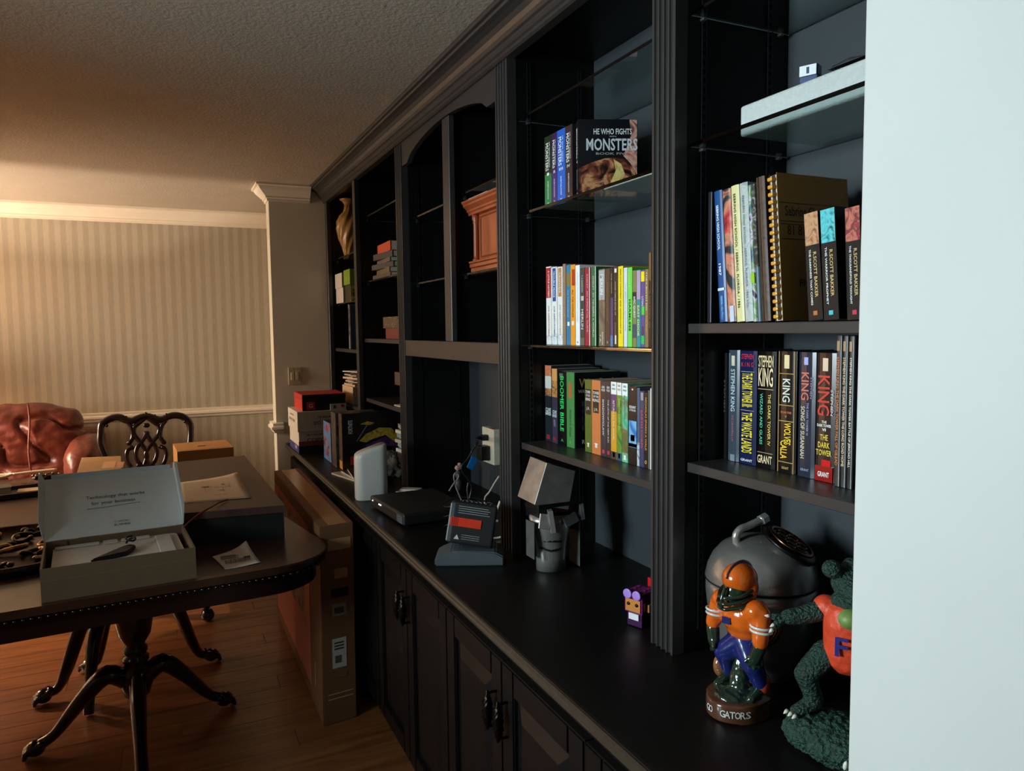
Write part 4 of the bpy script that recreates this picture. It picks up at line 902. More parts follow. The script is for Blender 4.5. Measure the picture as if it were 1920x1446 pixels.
wo = from_bm('plastic_wrap', wrap, wf, None, True); tag(wo, 'crumpled dark plastic wrap lying on the white foam slab', 'plastic wrap')
so = wo.modifiers.new('s', 'SOLIDIFY'); so.thickness = .0006
ca = thing('blue_cap', 'small dark blue and white block on the foam slab', 'box', (1.05, 1.0, zf + .0535), math.radians(25)); ca.scale = (.8, .8, .8)
box('block', -.014, .016, -.02, .02, .012, .036, P((28, 54, 104), .4), ca, bev=.003); box('white_face', -.0165, -.0145, -.018, .018, .012, .034, P((224, 228, 230), .4), ca); box('foot', -.012, .014, -.018, .018, -.0005, .0118, P((28, 54, 104), .4), ca)
letter('1', (-.0168, 0, .023), mY, pZ, .006, .014, P((20, 40, 90)), ca)

# --- mantel clock case on the glass shelf of the centre bay
ck = thing('mantel_clock_case', 'orange brown wooden mantel clock case with corner columns', 'clock', (1.012, 2.36, 1.7495))
TK = wood('orange_cherry', (150, 72, 40), (186, 96, 56), 0.35, (14, 14, 3))
hw = .152; hx = .07
for (z0, z1, e_) in ((0, .018, .0), (.0185, .032, -.008), (.0325, .040, -.014)): box('plinth', -e_ * 0 - .002 + (-.0) - e_ * -1, hx * 2 + e_, -hw - e_, hw + e_, z0, z1, TK, ck, bev=.003)
box('case', .022, hx * 2 - .01, -hw + .022, hw - .022, .0405, .205, TK, ck, bev=.001)
for sy in (-1, 1):
    lathe('column', [(.013, .041), (.013, .048), (.009, .052), (.009, .06), (.0085, .17), (.0105, .178), (.009, .182), (.013, .19), (.013, .2045)], TK, ck, (.013, sy * (hw - .017), 0), seg=16)
bm = bmesh.new(); q = [(-(hw - .045), .055), (hw - .045, .055), (hw - .045, .195), (-(hw - .045), .195)]
for k in range(4):
    p, r_ = q[k], q[(k + 1) % 4]
    addtube(bm, [(.0215, p[0], p[1]), (.0215, (p[0] + r_[0]) / 2, (p[1] + r_[1]) / 2), (.0215, r_[0], r_[1])], .0032, seg=6, n=2)
from_bm('panel_moulding', bm, wood('cherry_dark', (110, 50, 28), (140, 66, 40), .35), ck)
cpf = [(0, .2055), (-.0, .214), (-.006, .218), (-.006, .224), (-.014, .231), (-.02, .236), (-.02, .242), (-.026, .247), (-.026, .253), (.10, .253), (.10, .2055)]
prismY('cornice', cpf, -hw - .02, hw + .02, TK, ck); 
ps = tag(box('white_card', 1.0, 1.10, 2.33, 2.50, 1.7495 + .2535, 1.7495 + .2605, P((222, 220, 214))), 'white card lying on top of the wooden clock case', 'card')

# --- battery charger with battery
chg = thing('battery_charger', 'black tool battery on a grey charger stand with a red label', 'charger', (.815, 2.06, ZK), math.radians(-25))
GRP = M('grey_plastic', (74, 80, 84), 0.45, var=.08)
stand = [(-.105, 0.0005), (.10, 0.0005), (.10, .026), (.075, .040), (-.03, .046), (-.055, .044), (-.088, .030), (-.105, .022)]
bm = bmesh.new(); addprism(bm, stand, lambda p: (p[0], -.055, p[1]), lambda p: (p[0], .06, p[1])); bmesh.ops.bevel(bm, geom=[e for e in bm.edges if abs(e.verts[0].co.y - e.verts[1].co.y) > .01 or True], offset=.004, segments=2, affect='EDGES')
from_bm('stand', bm, GRP, chg)
bat = box('battery', -.066, .072, -.034, .036, 0, .125, M('charcoal_plastic', (30, 30, 31), .45, var=.1), chg, bev=.008, seg=3, loc=(-.008, .006, .048), rot=(math.radians(-10), math.radians(9), 0))
box('grey_edge', -.0695, -.052, -.035, .037, .004, .120, GRP, bat, bev=.004)
box('red_label', -.064, .030, -.0362, -.0345, .052, .078, P((206, 54, 30), .35), bat, bev=.0004)
for k in range(4): box('label_bar', -.058 + k * .005, -.056 + k * .005, -.0368, -.0362, .053, .077, P((150, 30, 20)), bat)
for k in range(4): box('printed_line', -.044, .052 - .006 * (k % 2), -.0352, -.0343, .092 + .0065 * k, .0932 + .0065 * k, P((170, 170, 168)), bat)
for k in range(3): box('printed_line', -.024, .030, -.0352, -.0343, .016 + .006 * k, .0172 + .006 * k, P((150, 150, 148)), bat)
mesh_from('warning_mark', [(-.046, -.0352, .014), (-.030, -.0352, .014), (-.038, -.0352, .028)], [(0, 1, 2)], P((190, 190, 188)), bat)
for k in range(7): box('vent_rib', -.036 + k * .014, -.028 + k * .014, -.030, .030, .1255, .131, BLKPL, bat, bev=.0015)

# --- outlet strip with adapters and cords
ol = thing('outlet_box', 'white wall outlet box on the back panel beside the fluted post', 'outlet', (1.249, 2.87, 1.0))
box('housing', -.03, 0, -.062, .062, -.015, .135, M('ivory_plastic', (214, 206, 182), .45), ol, bev=.003)
box('top_sticker', -.0302, -.010, -.060, .0, .1352, .1356, P((206, 90, 60)), ol)
ad = thing('power_adapter', 'black plug-in power adapter in the outlet box', 'power adapter', (1.2185, 2.868, 1.012))
box('adapter_body', -.042, -.0005, -.026, .026, -.01, .05, BLKPL, ad, bev=.004)
box('rating_label', -.036, -.008, .0262, .0266, 0, .04, P((210, 180, 170)), ad)
pg = thing('power_plug', 'black moulded plug in the upper outlet socket', 'plug', (1.2185, 2.873, 1.095))
box('plug_body', -.028, -.0005, -.014, .014, -.012, .012, BLKPL, pg, bev=.003); lathe('strain_relief', [(.008, 0), (.0075, .01), (.005, .024)], BLKPL, pg, (-.028, 0, 0), (0, -math.pi / 2, 0), seg=12)
def cord(label, pts, r, mat, name='cable', X=None):
    return tag(tube(name, pts, r, mat, None, seg=8, n=6), label, 'cable')
WC = M('white_cable', (196, 188, 168), .5); BC = M('black_cable', (24, 24, 25), .35); GC = M('grey_cable', (120, 116, 112), .45)
def pxp(l, Y): return [at(x, y, Y=(Y if not isinstance(Y, (list, tuple)) else Y[i])) for i, (x, y) in enumerate(l)]
c1 = [Vector((1.165, 2.873, 1.095))] + pxp([(896, 828), (884, 848), (876, 862), (866, 873), (867, 885), (878, 900), (884, 915), (880, 935), (878, 942)], 2.45)
cord('black cable with a blue tag looping up to the outlet', c1, .003, BC)
bt_ = at(884, 868, Y=2.45)
tag(box('cable_tag', -.012, .012, -.002, .002, -.022, .022, P((16, 104, 170), .3), None, bev=.001, loc=(bt_.x, bt_.y - .006, bt_.z), rot=(0, math.radians(28), 0)), 'bright blue tag on the black cable', 'cable tag')
c2 = pxp([(842, 921), (850, 908), (857, 900), (860, 893), (858, 888), (853, 888), (851, 895), (853, 905), (857, 918), (866, 940), (870, 948)], 2.40)
cord('grey looped cable standing up behind the charger', c2, .0028, GC)
c3 = pxp([(878, 905), (876, 918), (878, 935), (881, 950)], 2.36)
cord('short dark cable hanging behind the charger', c3, .003, M('dark_grey_cable', (56, 54, 54), .4))
c4 = pxp([(936, 893), (928, 905), (918, 922), (909, 935)], 2.6); c4.append(Vector((c4[-1].x - .01, c4[-1].y - .03, ZK + .006)))
cord('white cable running down beside the fluted post', c4, .0035, WC)
c5 = pxp([(880, 938), (890, 942), (903, 943), (918, 951), (932, 951)], 2.42)
cord('thin pale cable crossing behind the charger', c5, .002, M('pale_cable', (206, 200, 190), .5))
c6 = pxp([(938, 940), (932, 956), (926, 972), (918, 985), (912, 993)], 2.26)
c6 += pxp([(915, 985), (926, 978), (934, 977)], 2.3)
cord('thick cream cable looping beside the battery', c6, .0045, WC)
for k, zz in enumerate((0, .026)):
    base = Vector((.965 - .03 * k, 2.20 + .115 * k, ZK + .006))
    cord(['coiled white cable on the worktop behind the charger', 'white cable coil nearest the black cable tangle'][k], [base + Vector(((.05 + .008 * k) * math.cos(a), (.036) * math.sin(a), .004 * math.sin(3 * a))) for a in [2 * math.pi * q_ / 10 for q_ in range(12)]], .0035, WC)
for k in range(3):
    base = Vector((.93 + .03 * k, 2.42 + .045 * k, ZK + .008 + .026 * k))
    cord(['tangled black cable coil on the worktop', 'tangled black cable crossing the first coil', 'topmost tangled black cable in the pile'][k], [base + Vector(((.07 + .01 * k) * math.cos(a + k), .05 * math.sin(1.0 * a + k * .7), .006 + .012 * math.sin(2 * a + k))) for a in [2 * math.pi * q_ / 9 for q_ in range(13)]], .0028, BC)
wb = thing('white_adapter', 'pale charging brick under the cable tangle', 'charger', (1.03, 2.66, ZK), math.radians(30))
box('brick', -.04, .04, -.025, .025, .0005, .03, M('pale_plastic', (190, 176, 160), .45), wb, bev=.005, seg=3); box('rating_label', -.03, .03, -.0256, -.0252, .008, .022, P((150, 140, 130)), wb)
ab = thing('white_power_brick', 'flat white power brick between the tower and the fluted post', 'charger', (.925, 3.02, ZK), math.radians(-38))
box('brick', -.045, .045, -.022, .022, .0005, .026, M('white_plastic', (206, 200, 184), .4), ab, bev=.004, seg=2)
tube('lead', [(-.045, 0, .012), (-.06, .004, .008), (-.075, .02, .0035), (-.07, .045, .0035)], .0025, WC, ab)

# --- routers
tw = thing('white_tower_router', 'rounded white tower router standing on the worktop edge', 'router', (.758, 3.035, ZK), math.radians(-8))
WPL = M('white_gloss_plastic', (206, 204, 196), .35, var=.02)
bm = bmesh.new(); pol = rrect(-.066, .066, -.052, .052, .034, 6); rings = []
for z, s in ((.0005, .97), (.004, 1), (.10, 1), (.185, 1), (.197, .985), (.205, .95), (.210, .88)):
    rings.append([bm.verts.new((p[0] * s, p[1] * s, z + (.020 * (p[0] / .066) if z > .15 else 0))) for p in pol])
for k in range(len(rings) - 1):
    for i in range(len(pol)): bm.faces.new((rings[k][i], rings[k][(i + 1) % len(pol)], rings[k + 1][(i + 1) % len(pol)], rings[k + 1][i]))
bm.faces.new(rings[0][::-1]); bm.faces.new(rings[-1])
from_bm('shell', bm, WPL, tw, True)
bm = bmesh.new(); addprism(bm, [(p[0] * .985, p[1] * .985) for p in pol], lambda p: (p[0], p[1], -.0002), lambda p: (p[0], p[1], .0004)); from_bm('foot_ring', bm, GRP, tw)
br = thing('black_router', 'flat black router with white status lights on the worktop', 'router', (.86, 2.70, ZK), math.radians(4))
box('case', -.135, .135, -.185, .185, .006, .048, M('matte_black', (14, 14, 15), .55), br, bev=.008, seg=3)
for sx in (-.11, .11):
    for sy in (-.16, .16): lathe('rubber_foot', [(.01, .0003), (.01, .0062)], BLKPL, br, (sx, sy, 0), seg=12)
for yy in (.150, .075, .065, .055):
    lathe('status_light', [(.0024, 0), (.0024, .0012), (.0012, .002)], M('led', (210, 225, 255), .3, emit=(200, 220, 255), estr=6.0), br, (-.1352, yy, .034), (0, -math.pi / 2, 0), seg=10)
box('port_block', -.1365, -.128, -.176, -.120, .012, .040, GRP, br)

# --- boxes at the far end of the worktop
pb = thing('paper_box', 'white copy paper carton with lid on the far worktop', 'box', (.668, 4.318, ZK))
WB = M('white_carton', (206, 198, 184), .65, var=.04); 
top = at(557, 773, Y=4.318).z - ZK
box('carton', .004, .276, .004, .335, .0005, top - .10, WB, pb, bev=.0015)
ld = box('lid', -.002, .280, -.002, .341, top - .115, top, WB, pb, bev=.0015)
box('navy_band', .003, .277, .003, .336, .001, .045, P((34, 36, 60)), pb)
letter('10-REAM OFFICE', (.19, -.0026, top - .035), pX, pZ, .15, .012, P((60, 54, 50)), ld)
letter('DO NOT OPEN', (.18, -.0026, top - .068), pX, pZ, .18, .020, P((44, 38, 36)), ld)
letter('DO NOT OPEN', (-.0026, .19, top - .060), mY, pZ, .20, .018, P((90, 70, 60)), ld)
letter('OFFICE', (-.0026, .19, top - .030), mY, pZ, .13, .010, P((90, 70, 60)), ld)
letter('COPY PAPER', (.15, .0032, top - .165), pX, pZ, .20, .022, P((60, 50, 46)), pb)
letter('MULTIPURPOSE', (.11, .0032, top - .135), pX, pZ, .12, .009, P((60, 50, 46)), pb)
box('red_band', .003, .277, .0034, .0038, .046, .07, P((150, 60, 44)), pb)
box('blue_label', .0022, .0028, .02, .33, .0015, .045, P((60, 70, 130)), pb); letter('500', (.0018, .10, .03), mY, pZ, .06, .02, P(W), pb)
sb = thing('shoe_box', 'red and black lidded box on top of the copy paper carton', 'box', (.70, 4.335, ZK + top + .0006))
box('carton', 0, .245, .0, .28, 0, .064, P((20, 16, 16), .5), sb, bev=.001); slid = box('lid', -.002, .247, -.002, .282, .064, .094, P((176, 42, 30), .5), sb, bev=.0015)
box('red_end', -.0016, -.0002, .002, .278, .001, .0635, P((196, 46, 32), .5), sb)
box('black_front', .0, .245, -.0030, -.0022, .064, .092, P((20, 16, 16), .5), sb)
patch('badge', (.046, -.0006, .030), pX, pZ, .045, .045, P((196, 40, 28), .4), sb); letter('G', (.046, -.0014, .030), pX, pZ, .022, .022, P(W), sb)
wbx = thing('small_white_box', 'small white printed box beside the red and black box', 'box', (.855, 4.292 + .03, ZK + top + .0006))
box('carton', .0, .09, -.002, .010, 0, .035, P((206, 202, 196), .5), wbx, bev=.0008); patch('red_mark', (.07, -.0025, .022), pX, pZ, .02, .016, P((190, 50, 40)), wbx); patch('dark_mark', (.025, -.0025, .018), pX, pZ, .016, .018, P((60, 60, 60)), wbx)
# small blue toy carton
lg = thing('toy_carton', 'narrow blue printed toy carton between the paper box and black carton', 'box', (.775, 3.93, ZK))
hh = at(612, 795, Y=3.93).z - ZK
box('carton', 0, .055, 0, .20, .0005, hh, P((22, 22, 26), .35), lg, bev=.001); box('printed_side', -.0008, -.0001, .002, .198, .002, hh - .002, ART([(30, 90, 180), (60, 150, 210), (150, 90, 70), (40, 60, 120)], 16), lg)
patch('red_mark', (-.0009, .10, hh * .82), mY, pZ, .05, .03, P((206, 30, 30)), lg)
# big black carton with yellow figure print
fb = thing('game_carton', 'large black toy carton with yellow and violet print facing the room', 'box', (.785, 3.70, ZK))
hf = at(650, 776, Y=3.70).z - ZK
box('carton', 0, .40, 0, .075, .0005, hf, P((16, 13, 16), .35), fb, bev=.0012)
box('printed_side', -.0008, -.0001, .002, .073, .002, hf - .002, ART([(40, 34, 40), (90, 70, 60), (30, 26, 34)], 20), fb)
box('gold_corner', -.0014, -.0009, .004, .07, .004, .045, P((206, 150, 50)), fb)
letter('FORTNITE', (.042, -.0006, hf * .76), pZ * 1, mX, .068, .022, P((220, 220, 224)), fb)
def fpoly(nm, pts, c, k=0):
    bm = bmesh.new(); addprism(bm, pts, lambda p: (p[0], -.0003, p[1]), lambda p: (p[0], -.0007 - .0003 * k, p[1])); return from_bm(nm, bm, P(c, .4) if isinstance(c, tuple) else c, fb)
YA = ART([(176, 140, 40), (206, 176, 60), (120, 84, 40)], 30); VA = ART([(70, 36, 96), (96, 50, 110), (40, 20, 60)], 20)
fpoly('print_patch', [(.10, hf * .40), (.30, hf * .36), (.34, hf * .52), (.22, hf * .55)], VA)
fpoly('print_patch', [(.085, hf * .50), (.12, hf * .62), (.19, hf * .72), (.25, hf * .70), (.29, hf * .56), (.34, hf * .50), (.33, hf * .44), (.26, hf * .46), (.22, hf * .58), (.15, hf * .52), (.12, hf * .47)], YA, 1)
fpoly('print_patch', [(.09, hf * .80), (.13, hf * .845), (.165, hf * .81), (.14, hf * .775)], YA, 1)
fpoly('print_patch', [(.07, hf * .50), (.125, hf * .78), (.128, hf * .775), (.074, hf * .50)], (150, 150, 150), 1)
patch('red_mark', (.065, -.0003, hf * .16), pX, pZ, .055, .042, P((186, 40, 40)), fb); patch('pale_mark', (.065, -.0008, hf * .16), pX, pZ, .014, .038, P((206, 190, 176)), fb)
fb2 = tag(box('dark_carton', .772, .99, 3.79, 3.90, ZK + .0005, ZK + hf - .005, ART([(44, 36, 40), (90, 80, 74), (30, 26, 30)], 14), None, bev=.001), 'dark mottled carton standing behind the large black carton', 'box')
for i, (x, y_, dz, rz, c) in enumerate(((.80, 3.53, 0, 14, (176, 172, 166)), (.825, 3.50, .0085, 4, (60, 62, 74)), (.835, 3.49, .017, -6, (40, 40, 48)))):
    mg = thing('magazine', ['pale magazine at the bottom of the small pile on the worktop', 'grey blue magazine in the middle of the small worktop pile', 'dark magazine on top of the small worktop pile'][i], 'magazine', (x, y_, ZK + .0005 + dz), math.radians(rz))
    box('pages', -.060, .10, -.118, .118, 0, .0075, PAGES, mg); box('cover', -.061, .101, -.119, .119, .0076, .0082, P(c, .3), mg)
# pile of pamphlets against the fluted post
for k in range(6):
    pm = tag(box('pamphlet', -.05, .055, -.075, .075, 0, .016 + .004 * (k % 2), P([(196, 200, 200), (150, 168, 176), (176, 170, 160), (120, 150, 170), (206, 196, 176), (160, 160, 156)][k], .4), None, bev=.001, loc=(1.048, 3.40, ZK + .115 + .0225 * k), rot=(0, 0, math.radians([4, -5, 8, -2, 5, -8][k]))), ['bottom pale pamphlet in the pile by the fluted post', 'blue grey pamphlet, second in the pile by the post', 'beige pamphlet, third in the pile by the post', 'light blue pamphlet, fourth in the pile by the post', 'cream pamphlet, fifth in the pile by the post', 'grey pamphlet on top of the pile by the post'][k], 'pamphlet', 'pamphlet pile by the fluted post')
tag(box('storage_box', .985, 1.12, 3.31, 3.48, ZK + .0005, ZK + .1145, P((26, 24, 24)), bev=.002), 'black box under the pamphlet pile by the fluted post', 'box')
# crumpled cloth bag
cbm = blob('cloth_bag', [('e', (0, 0, .05), (.055, .05, .05)), ('e', (.02, .02, .09), (.04, .03, .05)), ('e', (-.03, -.01, .03), (.03, .05, .03)), ('c', (.02, -.03, .1), (.05, -.04, .03), .02, .015)], M('grey_cloth', (84, 76, 68), .85, var=.3, scale=40, bump=.6, bscale=70), None, .004, 2, .016, 38, loc=(.908, 3.33, ZK + .012))
tag(cbm, 'crumpled grey brown cloth bag beside the white tower', 'bag')
zmin = min((v.co.z for v in cbm.data.vertices)); cbm.location.z = ZK - zmin + .0003
# little pinkish ornament by the back of the centre bay
og = thing('small_ornament', 'tiny pink and grey ornament at the back of the centre bay', 'ornament', (1.12, 2.97, ZK))
blob('figure', [('e', (0, 0, .03), (.014, .012, .03)), ('e', (0, 0, .075), (.012, .012, .02))], P((90, 84, 80)), og, .003, 2); blob('flower', [('e', (0, -.004, .105), (.016, .010, .012)), ('e', (.008, 0, .118), (.008, .008, .010))], P((196, 150, 150)), og, .0025, 2, .003, 90)
og.location.z = ZK + .001

# ---------------------------------------------------------------- contents of the two far bays
vs_ = thing('swirl_vase', 'tall gold and brown vase with diagonal swirl ribs', 'vase', (1.065, 4.64, 1.9916)); vs_.scale = (.80, .80, 1.0)
VM = M('gold_glaze', (150, 112, 56), .35, var=.35, scale=12, stretch=(1, 1, .3))
lathe('body', [(.038, .0005), (.046, .004), (.05, .012), (.042, .02), (.056, .06), (.082, .12), (.098, .18), (.094, .225), (.07, .262), (.042, .285), (.036, .30), (.034, .325)], VM, vs_, seg=60, twist=6.0, flute=.05, nfl=9)
lathe('neck_rim', [(.034, .3255), (.038, .335), (.05, .348), (.066, .355), (.068, .361), (.05, .362)], VM, vs_, seg=30)
def bx_thing(name, label, cat, x0, x1, y0, y1, z0, z1, side, front, group=None, rz=0, det=None):
    """small carton: 'front' faces -Y, 'side' faces -X"""
    t = thing(name, label, cat, ((x0 + x1) / 2, (y0 + y1) / 2, z0), rz, group); dx, dy, h = (x1 - x0) / 2, (y1 - y0) / 2, z1 - z0
    box('carton', -dx, dx, -dy, dy, 0, h, P(side) if isinstance(side, tuple) else side, t, bev=.0015)
    patch('print_and_shade_face', (0, -dy, h / 2), pX, pZ, dx * 1.96, h * .97, P(front) if isinstance(front, tuple) else front, t)
    if det:
        for (fx, fz, fw, fh, c) in det: patch('printed_mark', (-dx + fx * 2 * dx, -dy - .0006, fz * h), pX, pZ, fw * 2 * dx, fh * h, P(c), t)
    return t
zE = 1.718 + .0005
mk = [(.45, .75, .3, .12, (60, 60, 60)), (.5, .5, .4, .06, (110, 110, 110)), (.5, .28, .3, .12, (60, 60, 60))]
bx_thing('white_carton', 'upper of two small white cartons stacked on the glass shelf', 'box', 0.992, 1.16, 4.56, 4.75, zE + .0925, zE + .182, (206, 196, 184), (150, 146, 138), 'two stacked white cartons', det=mk)  # front is painted darker than the lamp-lit side: shade in its colour
bx_thing('white_carton', 'lower of two small white cartons stacked on the glass shelf', 'box', 0.994, 1.16, 4.54, 4.74, zE, zE + .092, (206, 196, 184), (150, 146, 138), 'two stacked white cartons', det=mk)  # same shade painted into the front colour as on the upper carton
bx_thing('green_carton', 'lime green carton with a white label on top of a yellow one', 'box', 0.995, 1.13, 4.36, 4.52, zE + .102, zE + .19, (120, 150, 30), (130, 160, 34), det=[(.55, .6, .3, .4, (206, 206, 180)), (.5, .15, .4, .1, (50, 60, 20))])
bx_thing('striped_carton', 'black and yellow striped carton under the lime green one', 'box', 1.0, 1.13, 4.37, 4.51, zE, zE + .1015, (60, 56, 20), ART([(40, 36, 20), (206, 196, 60), (220, 214, 190)], 40), det=[(.4, .55, .25, .6, (206, 200, 170)), (.6, .15, .5, .2, (206, 170, 90))])
ze3 = 1.441 + .0005
for i, (yy, c, hh_) in enumerate(((4.41, (150, 140, 124), .262), (4.385, (60, 84, 104), .256))):
    book(['tall pale magazine upright on the wooden shelf', 'tall slate blue magazine upright beside the pale one'][i], yy - .011, yy + .011, ze3, hh_, 0.995, .18, c, letters=[], bands=[(.3, .9, ART([(100, 110, 120), (60, 50, 44), (150, 150, 150)], 30))], name='magazine', group='upright magazines in the far bay')
ze4 = 1.112 + .0005
bx_thing('shoe_carton', 'cream carton under a heap of magazines in the far bay', 'box', 0.995, 1.18, 4.36, 4.64, ze4 + .0, ze4 + .105, (206, 176, 140), (176, 164, 146))  # front painted duller than the lit side, shade put into its colour
zz = ze4 + .1055
for k in range(9):
    th = [.012, .008, .010, .007, .012, .008, .009, .010, .007][k]
    tag(box('magazine', -.075, .08, -.115 + .006 * (k % 3), .115, 0, th, P([(200, 176, 148), (150, 120, 100), (190, 180, 166), (120, 110, 104), (206, 186, 160), (160, 140, 124), (186, 170, 150), (130, 120, 110), (206, 196, 180)][k], .4), None, bev=.0006, loc=(1.085 + .006 * (k % 3 - 1), 4.49 - .012 * (k % 4), zz), rot=(0, 0, math.radians([3, -6, 9, -3, 12, -8, 5, -14, 18][k]))), 'magazine number %s from the bottom of the heap on the cream carton' % ['one', 'two', 'three', 'four', 'five', 'six', 'seven', 'eight', 'nine'][k], 'magazine', 'magazine heap in the far bay')
    zz += th + .0006
def flat_book(label, x0, x1, y0, y1, z, th, col, rz=0, group=None, pg=True):
    """book lying flat, spine towards -X"""
    t = thing('book', label, 'book', ((x0 + x1) / 2, (y0 + y1) / 2, z + .0003), math.radians(rz), group); dx, dy = (x1 - x0) / 2, (y1 - y0) / 2
    poly = [(-dx, 0), (dx, 0), (dx, .002), (-dx + .003, .002), (-dx + .003, th - .002), (dx, th - .002), (dx, th), (-dx, th)]
    prismY('cover', poly, -dy, dy, P(col, .45) if isinstance(col, tuple) else col, t)
    box('pages', -dx + .0035, dx - .003, -dy + .003, dy - .003, .0022, th - .0022, PAGES, t)
    return t
z2 = 1.808 + .0003
st = [((84, 74, 62), .022, 'brown book at the bottom of the stack on the upper glass shelf', 0), ((120, 96, 66), .024, 'tan book, second in the stack on the upper glass shelf', -4), ((52, 50, 52), .026, 'dark book, third in the stack on the upper glass shelf', 5), ((110, 92, 84), .020, 'mottled taupe book, fourth in the stack on the upper glass shelf', -3), ((48, 46, 44), .030, 'black book under the orange one on the upper glass shelf', 4), ((206, 76, 34), .046, 'thick orange red book on top of the upper shelf stack', -2)]
for k, (c, th, lab, rz) in enumerate(st):
    flat_book(lab, 1.0 + .008 * (k % 2), 1.18, 3.52, 3.85 - .012 * k, z2, th, c, rz, 'book stack on the upper glass shelf'); z2 += th + .0006
z3 = 1.506 + .0003
for k, (c, th, lab) in enumerate((((124, 48, 40), .052, 'maroon book at the bottom of a pair on the wooden shelf'), ((110, 90, 66), .056, 'olive brown decorated box shaped book on top of the maroon one'))):
    flat_book(lab, 1.02, 1.19, 3.36, 3.70, z3, th, c if k == 0 else ART([(110, 90, 60), (60, 44, 36), (150, 126, 90)], 40), (0, 5)[k], 'book pair on the wooden shelf'); z3 += th + .0006
z4 = 1.185 + .0003
flat_book('thin pale pamphlet under the cream book on the low shelf', 1.0, 1.17, 3.35, 3.50, z4, .006, (196, 180, 160), 3); z4 += .0066
for k, (c, th, lab) in enumerate((((206, 196, 176), .070, 'thick cream book on the low shelf by the fluted post'), ((206, 184, 150), .022, 'tan page block on top of the thick cream book'), ((76, 60, 46), .062, 'dark brown book under the rolled leather case'))):
    flat_book(lab, 1.03 - .012 * (k == 2), 1.18, 3.30, 3.50 + .03 * (k == 2), z4, th, c, (0, -3, 4)[k], 'low shelf stack by the fluted post'); z4 += th + .0006
rl_ = blob('rolled_case', [('c', (0, -.12, .0225), (0, .10, .0225), .022, .022)], M('tan_leather', (150, 84, 48), .5, var=.2, scale=20), None, .004, 3, loc=(1.07, 3.42, z4 + .001)); tag(rl_, 'rolled orange brown leather case on top of the low shelf stack', 'leather case')
# ================================================================ lamp beside the sofa (the warm light of the far room)
lm = thing('floor_lamp', 'floor lamp with a rectangular fabric shade beside the leather sofa', 'lamp', (LAMP.x, LAMP.y, 0))
lathe('base', [(.14, .0005), (.14, .012), (.12, .022), (.03, .03), (.012, .05)], DARKMET, lm)
lathe('pole', [(.011, .05), (.011, 1.26)], DARKMET, lm, seg=14)
lathe('bulb_socket', [(.018, 1.26), (.018, 1.305)], DARKMET, lm, seg=14)
SH = M('lamp_shade_fabric', (226, 196, 150), 0.9, emit=(255, 186, 122), estr=3.6)
hx_, hy_ = .30, .090
bm = bmesh.new(); zt, zb = 1.36 + .125, 1.36 - .13
r0 = [(hx_ * 1.2, hy_ * 2.4), (-hx_ * 1.2, hy_ * 2.4), (-hx_ * 1.2, -hy_ * 2.4), (hx_ * 1.2, -hy_ * 2.4)]; r1 = [(hx_, hy_), (-hx_, hy_), (-hx_, -hy_), (hx_, -hy_)]
A = [bm.verts.new((p[0], p[1], zb)) for p in r0]; B = [bm.verts.new((p[0], p[1], zt)) for p in r1]
for i in range(4): bm.faces.new((A[i], A[(i + 1) % 4], B[(i + 1) % 4], B[i]))
shd = from_bm('lamp_shade', bm, SH, lm); shd.rotation_euler.z = math.radians(4)
so = shd.modifiers.new('s', 'SOLIDIFY'); so.thickness = .003

# ================================================================ sofa
LEA = M('red_brown_leather', (104, 46, 32), 0.36, var=.25, scale=6, bump=.4, bscale=22)
sf = thing('leather_sofa', 'red brown leather sofa with wrinkled back cushion against striped wallpaper', 'sofa', (-1.35, 5.5, 0))
def cushion(name, cx, cy, cz, sx, sy, sz, wr=.02, ws=5.0, n=26, rot=None, mat=LEA, p=3.2):
    bm = bmesh.new(); bmesh.ops.create_cube(bm, size=2.0)
    bmesh.ops.subdivide_edges(bm, edges=bm.edges[:], cuts=n, use_grid_fill=True)
    for v in bm.verts:
        c = v.co; L = (abs(c.x) ** p + abs(c.y) ** p + abs(c.z) ** p) ** (1 / p)
        d = c / L
        q = Vector((d.x * sx, d.y * sy, d.z * sz))
        w = .7 * noise.noise(Vector((q.x * ws * .5 + cx * 3, q.y * ws, q.z * ws * 1.2 + cz))) + .35 * noise.noise(Vector(((q.x * .5 + q.z) * ws * 2.4, q.y * 4, (q.z - q.x) * ws * .7))) + .22 * noise.noise(Vector((q.x * ws * 3.2, q.y * 6, q.z * ws * 4.5)))
        w2 = -1.1 * (1 - min(1, 4 * abs(noise.noise(Vector((q.x * 3 + q.z * 7 + cx, q.y * 3, q.z * 2 - q.x * 5)))))) ** 2
        nrm = Vector((d.x / sx, d.y / sy, d.z / sz)).normalized()
        v.co = q + nrm * (wr * (w + w2))
    return from_bm(name, bm, mat, sf, True, (cx + 1.35, cy - 5.5, cz), rot)
box('base', -.02, .80, -.30, .50, .03, .36, LEA, sf, bev=.04, seg=4, smooth=True)
box('back_frame', -.06, .95, .30, .52, .3, .90, LEA, sf, bev=.06, seg=5, smooth=True)
for sx in (.02, .78):
    for sy in (-.26, .46): lathe('foot', [(.02, .0005), (.03, .03)], MAHOG, sf, (sx, sy, 0), seg=12)
cushion('seat_cushion', -1.02, 5.36, .43, .39, .36, .11, .010, 4)
bcush = cushion('back_cushion', -.88, 5.56, .80, .40, .17, .315, .030, 6.0, 60, (math.radians(-10), 0, 0))
tube('seam', [(.10, -.165, .30), (.11, -.19, .18), (.10, -.192, 0), (.11, -.185, -.16), (.10, -.15, -.28)], .006, LEA, bcush)
cushion('armrest', -.475, 5.44, .62, .115, .36, .285, .014, 9, 26); cushion('armrest', -1.44, 5.44, .62, .12, .36, .285, .012, 7, 16)

